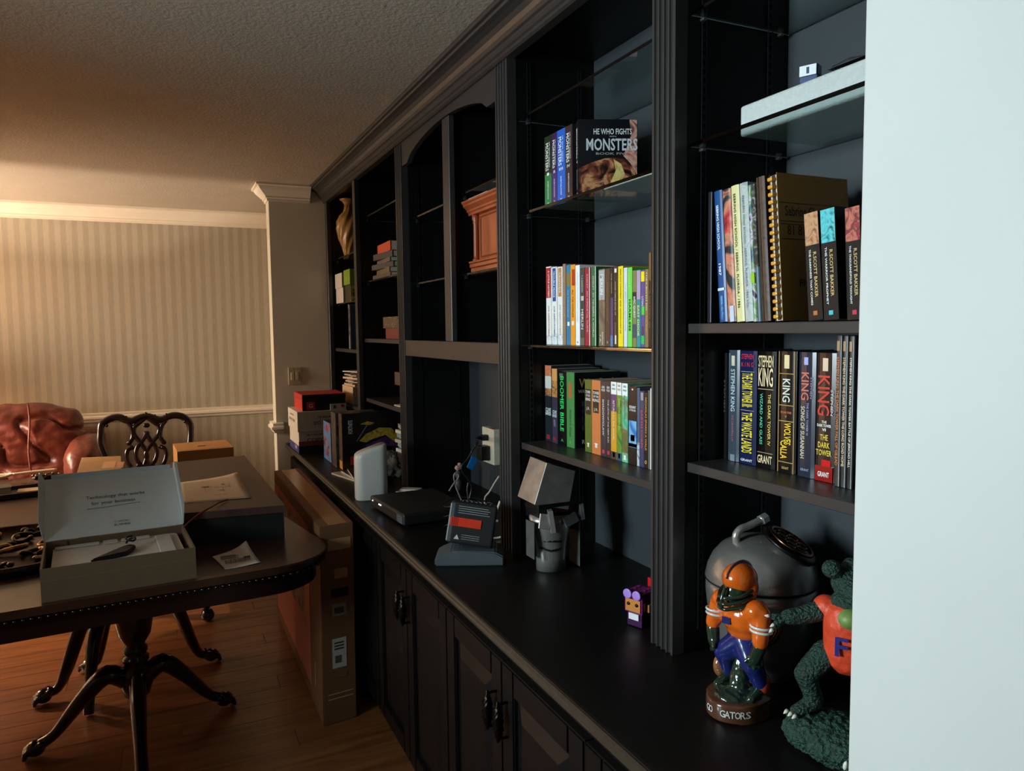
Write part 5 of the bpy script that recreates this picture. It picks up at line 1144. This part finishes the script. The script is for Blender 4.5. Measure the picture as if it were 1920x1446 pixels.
# ================================================================ dining chair
YCH = 5.03
ch = thing('dining_chair', 'dark mahogany dining chair with pierced scroll splat behind the table', 'chair', (-.115, YCH, 0))
def k5(v): return (140 + v[0] / 6.0, 740 + v[1] / 6.0)
def cpt(v, dy=0.0):
    q = at(*k5(v), Y=YCH); return (q.x + .115, dy + (q.z - .8) * .10, q.z)
def mir(v): return (1616 - v[0], v[1] - (1616 - 2 * v[0]) * .03)
rail = [(345, 700), (290, 560), (288, 430), (300, 345), (350, 300), (430, 265), (510, 262), (570, 290), (640, 300), (720, 268), (800, 250), (870, 262), (930, 285), (985, 285), (1045, 255), (1120, 238), (1200, 248), (1262, 285), (1300, 345), (1306, 430), (1300, 530), (1290, 660)]
tube('back_rail', [cpt(v) for v in rail], [.019] * 3 + [.021] * 16 + [.019] * 3, MAHOG, ch, seg=10, flat=.75, upv=(0, 1, 0))
for v in ((575, 262), (712, 255), (800, 222), (900, 245), (1032, 232), (358, 352), (1240, 305)):
    blob('carved_knob', [('e', cpt(v, -.004), (.010, .009, .012))], MAHOG, ch, .004, 1)
bands = [[(800, 262), (730, 318), (672, 370), (672, 450), (735, 535), (800, 625), (815, 690), (790, 770), (770, 830)],
         [(812, 430), (765, 515), (705, 590), (690, 670), (715, 750), (760, 800)],
         [(585, 300), (632, 360), (652, 440), (645, 500), (612, 548)],
         [(640, 600), (596, 625), (585, 690), (605, 765), (640, 815)]]
for b_ in bands:
    for f in (lambda v: v, mir):
        tube('splat_band', [cpt(f(v), .0) for v in b_], .0135, MAHOG, ch, seg=8, flat=.8, upv=(0, 1, 0))
for v in ((612, 550), (640, 600), (800, 440), (800, 350)):
    for f in (lambda v: v, mir): blob('splat_scroll', [('e', cpt(f(v)), (.016, .008, .016))], MAHOG, ch, .004, 1)
zl = .47
box('seat_frame', -.26, .26, -.46, .02, zl - .06, zl, MAHOG, ch, bev=.008)
box('seat', -.25, .25, -.45, -.01, zl + .0005, zl + .045, M('seat_fabric', (96, 66, 50), .85, bump=.2), ch, bev=.02, seg=4, smooth=True)
pl_, pr_ = cpt((345, 700)), cpt((1290, 660))
tube('leg', [(pl_[0], pl_[1], pl_[2]), (-.235, .005, .60), (-.22, .0, .42), (-.22, .03, .2), (-.22, .07, .004)], .018, MAHOG, ch); tube('leg', [(pr_[0], pr_[1], pr_[2]), (.235, .005, .60), (.22, .0, .42), (.22, .03, .2), (.22, .07, .004)], .018, MAHOG, ch)
for s in (-1, 1):
    tube('leg', [(s * .23, -.43, .42), (s * .245, -.45, .33), (s * .235, -.44, .2), (s * .225, -.435, .09), (s * .235, -.45, .03)], [.03, .032, .02, .015, .024], MAHOG, ch)
    lathe('claw_foot', [(.012, .0005), (.028, .012), (.030, .028), (.02, .046)], MAHOG, ch, (s * .236, -.452, 0), seg=14)
tube('splat_base', [(-.16, .0, .52), (0, 0, .53), (.16, 0, .52)], .02, MAHOG, ch); tube('splat_base', [cpt((700, 790)), cpt((800, 800)), cpt((900, 780))], .012, MAHOG, ch)
for s in (-1, 1): tube('splat_band', [(s * .07, 0, cpt((770, 830))[2]), (s * .09, 0, .66), (s * .12, 0, .53)], .011, MAHOG, ch, flat=.8, upv=(0, 1, 0))

# ================================================================ dining table
ZTB = .76
tb = thing('dining_table', 'large dark mahogany pedestal dining table with beaded edge and claw feet', 'table', (-.1, 3.6, 0))
O = Vector((.552, 2.583)); ua = Vector((-math.cos(math.radians(5)), -math.sin(math.radians(5)))); va = Vector((-math.sin(math.radians(9.6)), math.cos(math.radians(9.6))))
Wd, Ln = 1.26, 2.36
def tpt(s, t): q = O + ua * s + va * t; return (q.x + .1, q.y - 3.6)
def toutline(ins=0.0, n=8):
    r = .235 - ins * .5; out = []
    for cx, cy, a0 in ((r + ins, r + ins, 180), (Wd - r - ins, r + ins, 270), (Wd - r - ins, Ln - r - ins, 0), (r + ins, Ln - r - ins, 90)):
        for k in range(n + 1):
            a = math.radians(a0 + 90 * k / n)
            # superellipse-ish corner
            out.append(tpt(cx + r * math.cos(a), cy + r * math.sin(a)))
    return out
TOPM = wood('table_top_mahogany', (44, 24, 17), (72, 42, 28), 0.3, (5, 1.2, 5), 0.25)
prismZ('table_top', toutline(), ZTB - .026, ZTB, TOPM, tb, False, bev=.006)
prismZ('apron', toutline(.035), ZTB - .105, ZTB - .027, MAHOG, tb)
ol_ = toutline(.010, 14); bm = bmesh.new(); pts = []
for i in range(len(ol_)):
    p, q = Vector(ol_[i]), Vector(ol_[(i + 1) % len(ol_)]); L = (q - p).length; m_ = max(1, int(L / .021))
    for k in range(m_): pts.append(p.lerp(q, k / m_))
for p in pts: bmesh.ops.create_icosphere(bm, subdivisions=1, radius=.0085, matrix=Matrix.Translation((p.x, p.y, ZTB - .036)) @ Matrix.Diagonal((1, 1, .8, 1)))
bt_o = from_bm('bead_trim', bm, M('bead_gloss', (26, 13, 10), .12, coat=.6), tb, True); bt_o['kind'] = 'stuff'
def tl(x, y, z): return (x + .1, y - 3.6, z)
def pedestal(cx, cy, feet, zj):
    bm = bmesh.new()
    addlathe(bm, [(.022, zj - .07), (.045, zj - .05), (.06, zj), (.055, zj + .05), (.040, zj + .075), (.047, zj + .085), (.047, zj + .10), (.036, zj + .108), (.044, zj + .122), (.044, zj + .135), (.034, zj + .15), (.058, zj + .19), (.068, zj + .25), (.060, zj + .31), (.05, zj + .34), (.09, zj + .36), (.10, ZTB - .106)], tl(cx, cy, 0), 26)
    from_bm('pedestal', bm, MAHOG, tb, True)
    for (fx, fy) in feet:
        d = Vector((fx - cx, fy - cy, 0)); L = d.length; d.normalize()
        p = [Vector(tl(cx, cy, zj)) + d * .02, Vector(tl(cx, cy, zj + .05)) + d * (L * .28), Vector(tl(cx, cy, zj - .02)) + d * (L * .52), Vector(tl(cx, cy, .075)) + d * (L * .78), Vector(tl(cx, cy, .045)) + d * (L * .93)]
        lg_ = tube('leg', p, [.042, .046, .036, .024, .026], MAHOG, tb, seg=12, flat=.8)
        e = Vector(tl(fx, fy, 0)) - d * .01
        pr = [('e', e + Vector((0, 0, .035)), (.034, .034, .030))]
        for s in (-1, 0, 1):
            n_ = Vector((-d.y, d.x, 0)) * (s * .022)
            pr.append(('c', e + n_ - d * .02 + Vector((0, 0, .052)), e + n_ + d * .030 + Vector((0, 0, .030)), .013, .011)); pr.append(('c', e + n_ + d * .030 + Vector((0, 0, .030)), e + n_ + d * .036 + Vector((0, 0, .012)), .010, .008))
        blob('claw_foot', pr, MAHOG, lg_, .005, 1)
pedestal(-.15, 3.17, [(-.50, 3.13), (.175, 3.22)], .20)
pedestal(-.18, 3.66, [(-.53, 3.58), (.15, 3.70), (-.38, 3.84)], .34)
tube('leg', [tl(-.145, 3.10, .235), tl(-.14, 2.98, .19), tl(-.135, 2.86, .10), tl(-.13, 2.76, .03)], [.03, .028, .022, .024], MAHOG, tb, seg=12)
tube('leg', [tl(-.27, 3.56, .40), tl(-.31, 3.48, .30), tl(-.33, 3.42, .15), tl(-.34, 3.38, .01)], [.034, .03, .022, .02], MAHOG, tb, seg=12)
sup = tube('leg', [tl(.15, 4.27, ZTB - .11), tl(.15, 4.27, .4), tl(.15, 4.26, .05)], [.03, .026, .016], MAHOG, tb, seg=12)
lathe('ball_foot', [(.012, .0005), (.032, .014), (.036, .034), (.026, .058), (.014, .07)], MAHOG, sup, tl(.152, 4.25, 0), seg=18)

# ================================================================ things on the table
ZTT = ZTB + .0006
def ngon_prism(name, pts, z0, z1, mat, parent=None, bev=0.0, loc=(0, 0)):
    return prismZ(name, [(p[0] - loc[0], p[1] - loc[1]) for p in pts], z0, z1, mat, parent, False, bev)
# dark flat box
db = thing('dark_flat_box', 'wide flat dark brown lidded box lying on the table', 'box', (.2, 3.5, ZTT))
q = [(.395, 2.915), (.368, 4.21), (.005, 4.16), (.005, 2.962)]
DBX = wood('dark_brown_box', (62, 42, 32), (84, 58, 46), .5, (14, 1.5, 14))
ngon_prism('lower_box', [(q[0][0] - .006, q[0][1] + .006), (q[1][0] - .006, q[1][1] - .006), (q[2][0] + .006, q[2][1] - .006), (q[3][0] + .006, q[3][1] + .006)], 0, .098, M('black_box_side', (10, 8, 8), .6), db, loc=(.2, 3.5))
ngon_prism('lid', q, .0985, .1275, DBX, db, .002, loc=(.2, 3.5))
ZDB = ZTT + .1275
# curled printed sheets
def sheet(name, label, corners, z, mat, cat='paper', curl=.0, n=10, th=.0004):
    bm = bmesh.new(); a, b, c, d = [Vector(p) for p in corners]; g = []
    for i in range(n + 1):
        r_ = []
        for j in range(n + 1):
            u, v = i / n, j / n
            p = a * (1 - u) * (1 - v) + b * u * (1 - v) + c * u * v + d * (1 - u) * v
            h = curl * (u ** 3) * ((1 - v) ** 2) + .0012 * (1 + math.sin(5 * u + 3 * v)) * (1 if curl else .2)
            r_.append(bm.verts.new((p.x, p.y, z + .0006 + h)))
        g.append(r_)
    for i in range(n):
        for j in range(n): bm.faces.new((g[i][j], g[i + 1][j], g[i + 1][j + 1], g[i][j + 1]))
    bmesh.ops.recalc_face_normals(bm, faces=bm.faces)
    t = thing(name, label, cat, (a.x, a.y, z))
    for v in bm.verts: v.co -= Vector((a.x, a.y, z))
    o = from_bm('sheet', bm, mat, t, True); s_ = o.modifiers.new('s', 'SOLIDIFY'); s_.thickness = th
    return t, a
PAP = P((206, 188, 166), .7)
t, a = sheet('plan_sheet', 'cream paper sheet with pencil plan lying on the dark flat box', [(.03, 3.57), (.281, 3.606), (.290, 3.10), (.03, 3.125)], ZDB, PAP, 'paper', .02)
for (x, y_, w, h) in ((.10, -.28, .002, .13), (.14, -.20, .06, .002), (.17, -.30, .002, .09), (.13, -.36, .05, .002), (.20, -.22, .002, .20), (.09, -.17, .03, .012), (.15, -.27, .022, .010), (.17, -.15, .012, .02)):
    box('pencil_line', x, x + w, y_, y_ + h, .0046, .0050, P((110, 96, 84)), t)
t, a = sheet('shipping_label', 'white printed shipping label curling on the table edge', [(.123, 2.783), (.242, 2.837), (.269, 2.632), (.153, 2.610)], ZTT, P((206, 196, 180), .6), 'label', .03)
INK2 = P((70, 62, 56))
for k in range(16): box('barcode_bar', .036 + .0052 * k, .036 + .0052 * k + (.0034, .0018, .0026)[k % 3], -.118 + .0008 * k, -.080 + .0008 * k, .0046, .0050, INK2, t)
for k in range(4): box('text_line', .024, .084 - .01 * (k % 2), -.062 + .012 * k, -.058 + .012 * k, .0046, .0050, INK2, t)
box('text_block', .098, .120, -.075, -.062, .0060, .0064, INK2, t)
# opened white box
oa = math.atan2(.028, .42)
ob = thing('open_carton', 'opened kraft carton with a tall white printed lid on the table', 'box', (-.358, 2.527, ZTT), math.radians(5.0))
W_, D_, H_ = .424, .335, .101
KR = M('kraft_inner', (108, 87, 62), .75, var=.06); LIDW = M('white_card_lid', (206, 214, 214), .55, var=.02)
box('front_wall', 0, W_, 0, .004, 0, H_, KR, ob); box('side_wall', 0, .006, .004, D_, 0, H_, KR, ob); box('side_wall', W_ - .006, W_, .004, D_, 0, H_, KR, ob)
box('back_wall', 0, W_, D_, D_ + .003, 0, H_ - .002, KR, ob); box('bottom', .006, W_ - .006, .004, D_, 0, .004, KR, ob)
box('inner_flap', .006, .065, D_ - .004, D_ - .0005, .03, H_ - .004, KR, ob); box('inner_flap', W_ - .065, W_ - .006, D_ - .004, D_ - .0005, .03, H_ - .004, KR, ob)
box('fold_line', .004, W_ - .004, -.0006, 0, H_ * .62, H_ * .62 + .0022, M('kraft_crease', (120, 98, 70), .8), ob)
al = math.radians(60)      # lid leans back past upright
L_ = .322; lid = thing('lid_pivot', '', '')
bpy.data.objects.remove(lid)
dl = Vector((0, math.sin(al), math.cos(al))); nl = Vector((0, -math.cos(al), math.sin(al)))
def slab(name, o, ax, ay, w, h, th, mat, parent):
    n = ax.cross(ay).normalized(); bm = bmesh.new()
    addprism(bm, [(0, 0), (w, 0), (w, h), (0, h)], lambda p: o + ax * p[0] + ay * p[1], lambda p: o + ax * p[0] + ay * p[1] - n * th)
    return from_bm(name, bm, mat, parent)
o0 = Vector((0, D_ + .004, H_))
ld_ = slab('lid', o0, pX, dl, W_, L_, .002, LIDW, ob)
# lid flaps: sides fold forward, front lip folds forward
bm = bmesh.new(); e_ = o0 + pX * (W_ + .0005)
addprism(bm, [(0.0, 0), (.006, .0), (.050, .05), (.055, L_ - .03), (.03, L_ - .004), (0, L_)], lambda p: e_ + nl * p[0] + dl * p[1], lambda p: e_ + nl * p[0] + dl * p[1] + pX * (.0015) + pX * (.16 * p[0]))
from_bm('lid_side_flap', bm, LIDW, ld_)
bm = bmesh.new(); e2 = o0 - pX * .002
addprism(bm, [(0.0, 0), (.006, .0), (.045, .05), (.05, L_ - .05), (.04, L_ - .004), (0, L_)], lambda p: e2 + nl * p[0] + dl * p[1] - pX * (.3 * p[0]), lambda p: e2 + nl * p[0] + dl * p[1] + pX * (.0015) - pX * (.3 * p[0]))
from_bm('lid_side_flap', bm, LIDW, ld_)
slab('lid_front_flap', o0 + dl * (L_ - .001) + pX * .02, pX, (nl + dl * .1).normalized(), W_ - .03, .018, .0015, LIDW, ld_)
def lidtxt(s, u, v, w, h, c): letter(s, o0 + pX * (u * W_) + dl * (v * L_) + nl * .0012, (pX + dl * .0).normalized(), dl, w, h, P(c), ld_, bold=.0)
lidtxt('Technology that works', .52, .60, .19, .022, (70, 74, 76)); lidtxt('for your business', .50, .50, .14, .022, (70, 74, 76))
bm = bmesh.new(); addtube(bm, [o0 + pX * (W_ * u) + dl * (L_ * (v)) + nl * .0016 for u, v in ((.30, .42), (.45, .425), (.60, .44), (.70, .445))], .0008, seg=5); from_bm('underline', bm, P((90, 94, 96)), ld_)
lidtxt('COMCAST', .55, .17, .050, .010, (96, 100, 102)); lidtxt('BUSINESS', .55, .12, .050, .010, (50, 52, 54))
# pulp tray inside
TR = M('grey_white_tray', (190, 186, 176), .7, var=.03)
bm = bmesh.new(); addprism(bm, rrect(.022, W_ - .022, .012, D_ - .012, .02, 4), lambda p: (p[0], p[1], .0045), lambda p: (.022 + (p[0] - .022) * .985 + .003, p[1], .078))
tr = from_bm('inner_tray', bm, TR, ob)
box('tray_notch', .17, .215, D_ - .05, D_ - .012, .0782, .0835, TR, tr, bev=.002); box('tray_ridge', W_ - .10, W_ - .045, .06, D_ - .05, .0782, .086, TR, tr, bev=.006)
box('tray_ridge', .03, .16, D_ - .045, D_ - .016, .0782, .084, TR, tr, bev=.003); box('tray_ridge', .225, W_ - .11, D_ - .045, D_ - .016, .0782, .084, TR, tr, bev=.003)
bx_ = bmesh.new(); addprism(bx_, [(.13, .06), (.235, .10), (.262, .165), (.245, .185), (.225, .175)], lambda p: (p[0], p[1], .0795), lambda p: (p[0], p[1], .0935)); bmesh.ops.bevel(bx_, geom=bx_.edges[:], offset=.003, segments=2, affect='EDGES')
me_ = bpy.data.meshes.new('strap'); bx_.to_mesh(me_); bx_.free(); me_.transform(Matrix.Rotation(math.radians(5.0), 4, 'Z')); me_.transform(Matrix.Translation((-.358, 2.527, ZTT + .0005)))
sp_ = obj('black_strap', me_, M('black_matte_rubber', (10, 10, 11), .6)); tag(sp_, 'flat black rubber strap piece lying in the opened carton', 'strap')
cw = Matrix.Translation((-.358, 2.527, ZTT)) @ Matrix.Rotation(math.radians(5.0), 4, 'Z')
cpts = [cw @ Vector(v) for v in ((.235, .19, .098), (.245, .205, .105), (.262, .20, .110), (.258, .185, .104), (.240, .185, .108), (.236, .20, .113), (.254, .21, .115))]
tag(tube('coiled_cable', cpts, .0035, BC, None), 'small coiled black cable on the strap in the opened carton', 'cable')
# red cable from the plan down into the carton
rc = [at(427, 937, Z=ZDB + .006), at(410, 943, Z=ZDB + .010), at(392, 953, Y=2.90), at(368, 968, Y=2.86), at(345, 988, Y=2.82)]
tag(tube('red_cable', rc, .0032, M('red_cable', (124, 26, 34), .4)), 'dark red cable leading from the plan sheet to the opened carton', 'cable')
# small cartons beyond
sc_ = thing('small_carton', 'small tan carton with a finger tab behind the dark flat box', 'box', (.185, 4.40, ZTT), math.radians(3))
zt_ = at(380, 843, Y=4.40).z - ZTT
box('carton', -.145, .145, 0, .33, 0, zt_, M('tan_carton', (186, 132, 72), .7, var=.04), sc_, bev=.002); box('finger_tab', -.03, .01, .13, .15, zt_, zt_ + .004, M('tan_carton', (0, 0, 0)), sc_)
box('end_hole', -.1458, -.1452, .06, .085, zt_ * .35, zt_ * .55, BLKPL, sc_); box('flap_edge', -.13, .13, .02, .022, zt_ - .0002, zt_ + .0008, M('kraft_crease', (0, 0, 0)), sc_)
k1 = [at(x, y, Z=ZTT + .095) for x, y in ((143, 890), (228, 886), (227, 855), (153, 858))]
kb = thing('kraft_box', 'flat kraft parcel with paper tape behind the opened carton', 'box', (k1[0].x, k1[0].y, ZTT))
ngon_prism('carton', [(p.x, p.y) for p in k1], 0, .095, CARD, kb, .002, loc=(k1[0].x, k1[0].y))
m0 = (k1[0] + k1[1]) / 2 * .3 + (k1[2] + k1[3]) / 2 * .7
box('paper_label', .10, .16, .12, .34, .0952, .0958, P((190, 150, 104), .6), kb); box('paper_label', .17, .20, .10, .30, .0952, .0958, P((176, 130, 96), .6), kb)
# maroon eyeglass case shape between parcel and dark box
mc = blob('maroon_pouch', [('c', (-.06, 0, .022), (.05, .01, .022), .022, .024), ('e', (.0, .005, .032), (.04, .02, .018))], M('maroon_leather', (84, 40, 36), .5, var=.2), None, .004, 3, loc=(-.07, 4.30, ZTT)); zmin = min(v.co.z for v in mc.data.vertices); mc.location.z = ZTT - zmin + .0004
tag(mc, 'small maroon leather pouch behind the white lid', 'pouch')
# carved round trivet
tv = thing('carved_round_trivet', 'round dark carved metal trivet with gold edged scrolls', 'trivet', (-.545, 3.16, ZTT))
DM = M('black_gold_metal', (40, 30, 20), .3, .8, var=.6, scale=60); GM = M('worn_gold', (150, 112, 62), .3, 1.0, var=.4, scale=50)
lathe('rim', [(.33, .0003), (.335, .004), (.335, .028), (.322, .034), (.312, .030), (.30, .012), (.05, .008)], DM, tv, seg=64)
random.seed(11)
for ringr, cnt, rr in ((.235, 11, .052), (.13, 6, .05), (.0, 1, .06)):
    for k in range(cnt):
        a = 2 * math.pi * k / cnt + .2; c = Vector((ringr * math.cos(a), ringr * math.sin(a), .022)); s_ = 1 if k % 2 else -1
        pts = [c + Vector((rr * (1 - q_ / 13) * math.cos(a + s_ * q_ * .62), rr * (1 - q_ / 13) * math.sin(a + s_ * q_ * .62), .006 * math.sin(q_))) for q_ in range(11)]
        tube('scroll', pts, [.011] * 3 + [.008] * 5 + [.006] * 3, GM if k % 3 == 0 else DM, tv, seg=8, n=3)
        blob('leaf', [('e', c + Vector((.04 * math.cos(a + 1.2), .04 * math.sin(a + 1.2), .004)), (.022, .013, .010), Matrix.Rotation(a, 4, 'Z'))], GM if k % 2 else DM, tv, .005, 1)
# tray, book, envelope, gold brooch-like piece, white wand cable on the far left of the table
ty = thing('dark_tray', 'dark shallow tray on the far left of the table', 'tray', (-.74, 4.34, ZTT), math.radians(12))
box('tray_base', -.2, .16, -.13, .10, 0, .008, P((34, 26, 26), .4), ty, bev=.002)
for (x0, x1, y0_, y1_) in ((-.2, .16, -.13, -.118), (-.2, .16, .088, .10), (-.2, -.188, -.118, .088), (.148, .16, -.118, .088)): box('tray_rim', x0, x1, y0_, y1_, .008, .026, P((34, 26, 26), .4), ty, bev=.002)
flat_book('thick grey green book lying in the dark tray', -.86, -.715, 4.29, 4.40, ZTT + .009, .036, (74, 80, 76), 12)
tag(box('envelope', -.055, .055, -.045, .045, 0, .006, P((206, 176, 140)), None, bev=.001, loc=(-.635, 4.365, ZTT + .0095), rot=(0, 0, math.radians(4))), 'cream envelope lying in the dark tray', 'envelope')
gp = thing('gold_filigree', 'dark gold filigree ornament with bright tips on the table', 'ornament', (-.60, 4.66, ZTT))
blob('ornament_body', [('e', (0, 0, .022), (.07, .035, .020)), ('e', (-.03, .01, .03), (.03, .02, .014)), ('e', (.04, .0, .028), (.03, .02, .014))], DM, gp, .004, 1, .008, 55); gp.location.z = ZTT + .0015
for k in range(5): blob('gold_tip', [('e', (-.06 + .03 * k, -.02 + .012 * (k % 2), .038 + .004 * (k % 2)), (.007, .006, .006))], GM, gp, .003, 1)
chn = [Vector((-.66, 4.62, ZTT + .006)).lerp(Vector((-.86, 4.44, ZTT + .006)), k / 12) + Vector((0, .008 * math.sin(k * .9), 0)) for k in range(13)]
bm = bmesh.new()
for i in range(len(chn) - 1):
    c = (chn[i] + chn[i + 1]) / 2; d = (chn[i + 1] - chn[i]).normalized(); n_ = Vector((-d.y, d.x, 0)) if i % 2 else Vector((0, 0, 1)); s_ = .0045 if not i % 2 else .006
    addtube(bm, [c + d * (.012 * math.cos(2 * math.pi * k / 10)) + n_ * (s_ * math.sin(2 * math.pi * k / 10)) for k in range(11)], .0016, seg=5, n=1)
cho = from_bm('gold_chain', bm, GM, None, True); tag(cho, 'gold chain trailing from the filigree ornament', 'chain')
wn = thing('white_wand', 'white plastic wand with a looped end lying beyond the tray', 'wand', (-.60, 4.86, ZTT + .0))
WPC = M('cream_plastic', (214, 196, 166), .45)
tube('shaft', [(.02, .05, .02), (-.10, .03, .019), (-.19, .01, .017)], .008, WPC, wn)
tube('loop', [(-.19, .01, .017), (-.225, -.02, .012), (-.30, -.03, .010), (-.33, .0, .012), (-.29, .03, .014), (-.22, .03, .016), (-.188, .012, .018)], .0075, WPC, wn)
tube('grip', [(-.26, .0, .008), (-.36, -.01, .008), (-.46, -.03, .008)], .0078, WPC, wn)

# ================================================================ tall carton between table and cabinets
tc_ = thing('tall_carton', 'tall slim brown carton leaning beside the base cabinets', 'box', (.55, 3.53, 0), 0)
bm = bmesh.new(); lb0 = [(.505, 2.875), (.640, 2.892), (.640, 4.19), (.505, 4.17)]; lt0 = [(.511, 2.865), (.645, 2.882), (.645, 4.18), (.511, 4.16)]
A = [bm.verts.new((p[0] - .55, p[1] - 3.53, .0006)) for p in lb0]; B = [bm.verts.new((p[0] - .55, p[1] - 3.53, .80)) for p in lt0]
for i in range(4): bm.faces.new((A[i], A[(i + 1) % 4], B[(i + 1) % 4], B[i]))
bm.faces.new(A[::-1]); bm.faces.new(B)
bmesh.ops.bevel(bm, geom=bm.edges[:], offset=.003, segments=2, affect='EDGES')
from_bm('carton', bm, M('brown_corrugated', (116, 78, 46), .75, var=.06, scale=6, stretch=(1, 6, 1)), tc_)
def cside(y_, z): return Vector((.505 + .006 * z / .8 - .55 - .0008, y_ - 3.53, z))
def side_patch(nm, y0_, y1_, z0, z1, m, off=0.0):
    bm = bmesh.new(); a_, b_, c_, d_ = [cside(*p) + Vector((-off, 0, 0)) for p in ((y0_, z0), (y1_, z0), (y1_, z1), (y0_, z1))]
    vs = [bm.verts.new(p) for p in (a_, b_, c_, d_)] + [bm.verts.new(p + Vector((-.0006, 0, 0))) for p in (a_, b_, c_, d_)]
    for f in ((0, 1, 2, 3), (7, 6, 5, 4), (0, 4, 5, 1), (1, 5, 6, 2), (2, 6, 7, 3), (3, 7, 4, 0)): bm.faces.new([vs[i] for i in f])
    return from_bm(nm, bm, m, tc_)
side_patch('printed_panel', 3.12, 4.14, .06, .74, P((176, 100, 84), .5)); side_patch('printed_picture', 3.26, 4.02, .30, .70, ART([(36, 24, 24), (70, 40, 34), (150, 120, 100), (40, 28, 28)], 5), .0008)
side_patch('printed_line', 3.02, 3.03, .1, .2, P((206, 170, 130)), .0002)
def near_patch(nm, x0, x1, z0, z1, m, k=0):
    w = .135; bm = bmesh.new(); vs = []
    for dd in (.0006, .0014 + .0006 * k):
        for u, z in ((x0, z0), (x1, z0), (x1, z1), (x0, z1)):
            sh = .006 * z / .8; vs.append(bm.verts.new((.505 + sh + u * w - .55, 2.875 - .010 * z / .8 + .017 * u - 3.53 - dd, z)))
    for f in ((3, 2, 1, 0), (4, 5, 6, 7), (0, 1, 5, 4), (1, 2, 6, 5), (2, 3, 7, 6), (3, 0, 4, 7)): bm.faces.new([vs[i] for i in f])
    return from_bm(nm, bm, m, tc_)
LBW = P((186, 186, 176), .5)
near_patch('shipping_label', .30, .72, .225, .345, LBW)
for k in range(9): near_patch('barcode_bar', .38 + .022 * k, .392 + .022 * k, .245, .275, INK2, 1)
for k in range(3): near_patch('text_line', .36, .64, .300 + .012 * k, .306 + .012 * k, INK2, 1)
near_patch('small_label', .32, .74, .435, .485, P((130, 118, 98), .5)); near_patch('barcode_block', .38, .66, .445, .470, INK2, 1)
near_patch('hand_hole', .30, .80, .51, .545, BLKPL)
PRT = P((110, 76, 46)); 
near_patch('printed_line', .15, .90, .120, .124, P((190, 150, 110))); near_patch('printed_line', .15, .90, .100, .104, P((190, 150, 110))); near_patch('printed_text_block', .30, .74, .185, .205, P((120, 84, 56)))
near_patch('printed_text_block', .40, .80, .585, .625, P((180, 140, 100))); near_patch('printed_text_block', .22, .90, .70, .745, P((180, 140, 100)))
bm = bmesh.new(); tp_ = [(.527, 2.875), (.60, 2.885), (.60, 4.15), (.527, 4.14)]
addprism(bm, [(p[0] - .55 + .02, p[1] - 3.53) for p in tp_], lambda p: (p[0], p[1], .8002), lambda p: (p[0], p[1], .8006)); from_bm('tape_strip', bm, M('clear_brown_tape', (176, 128, 78), .3), tc_)
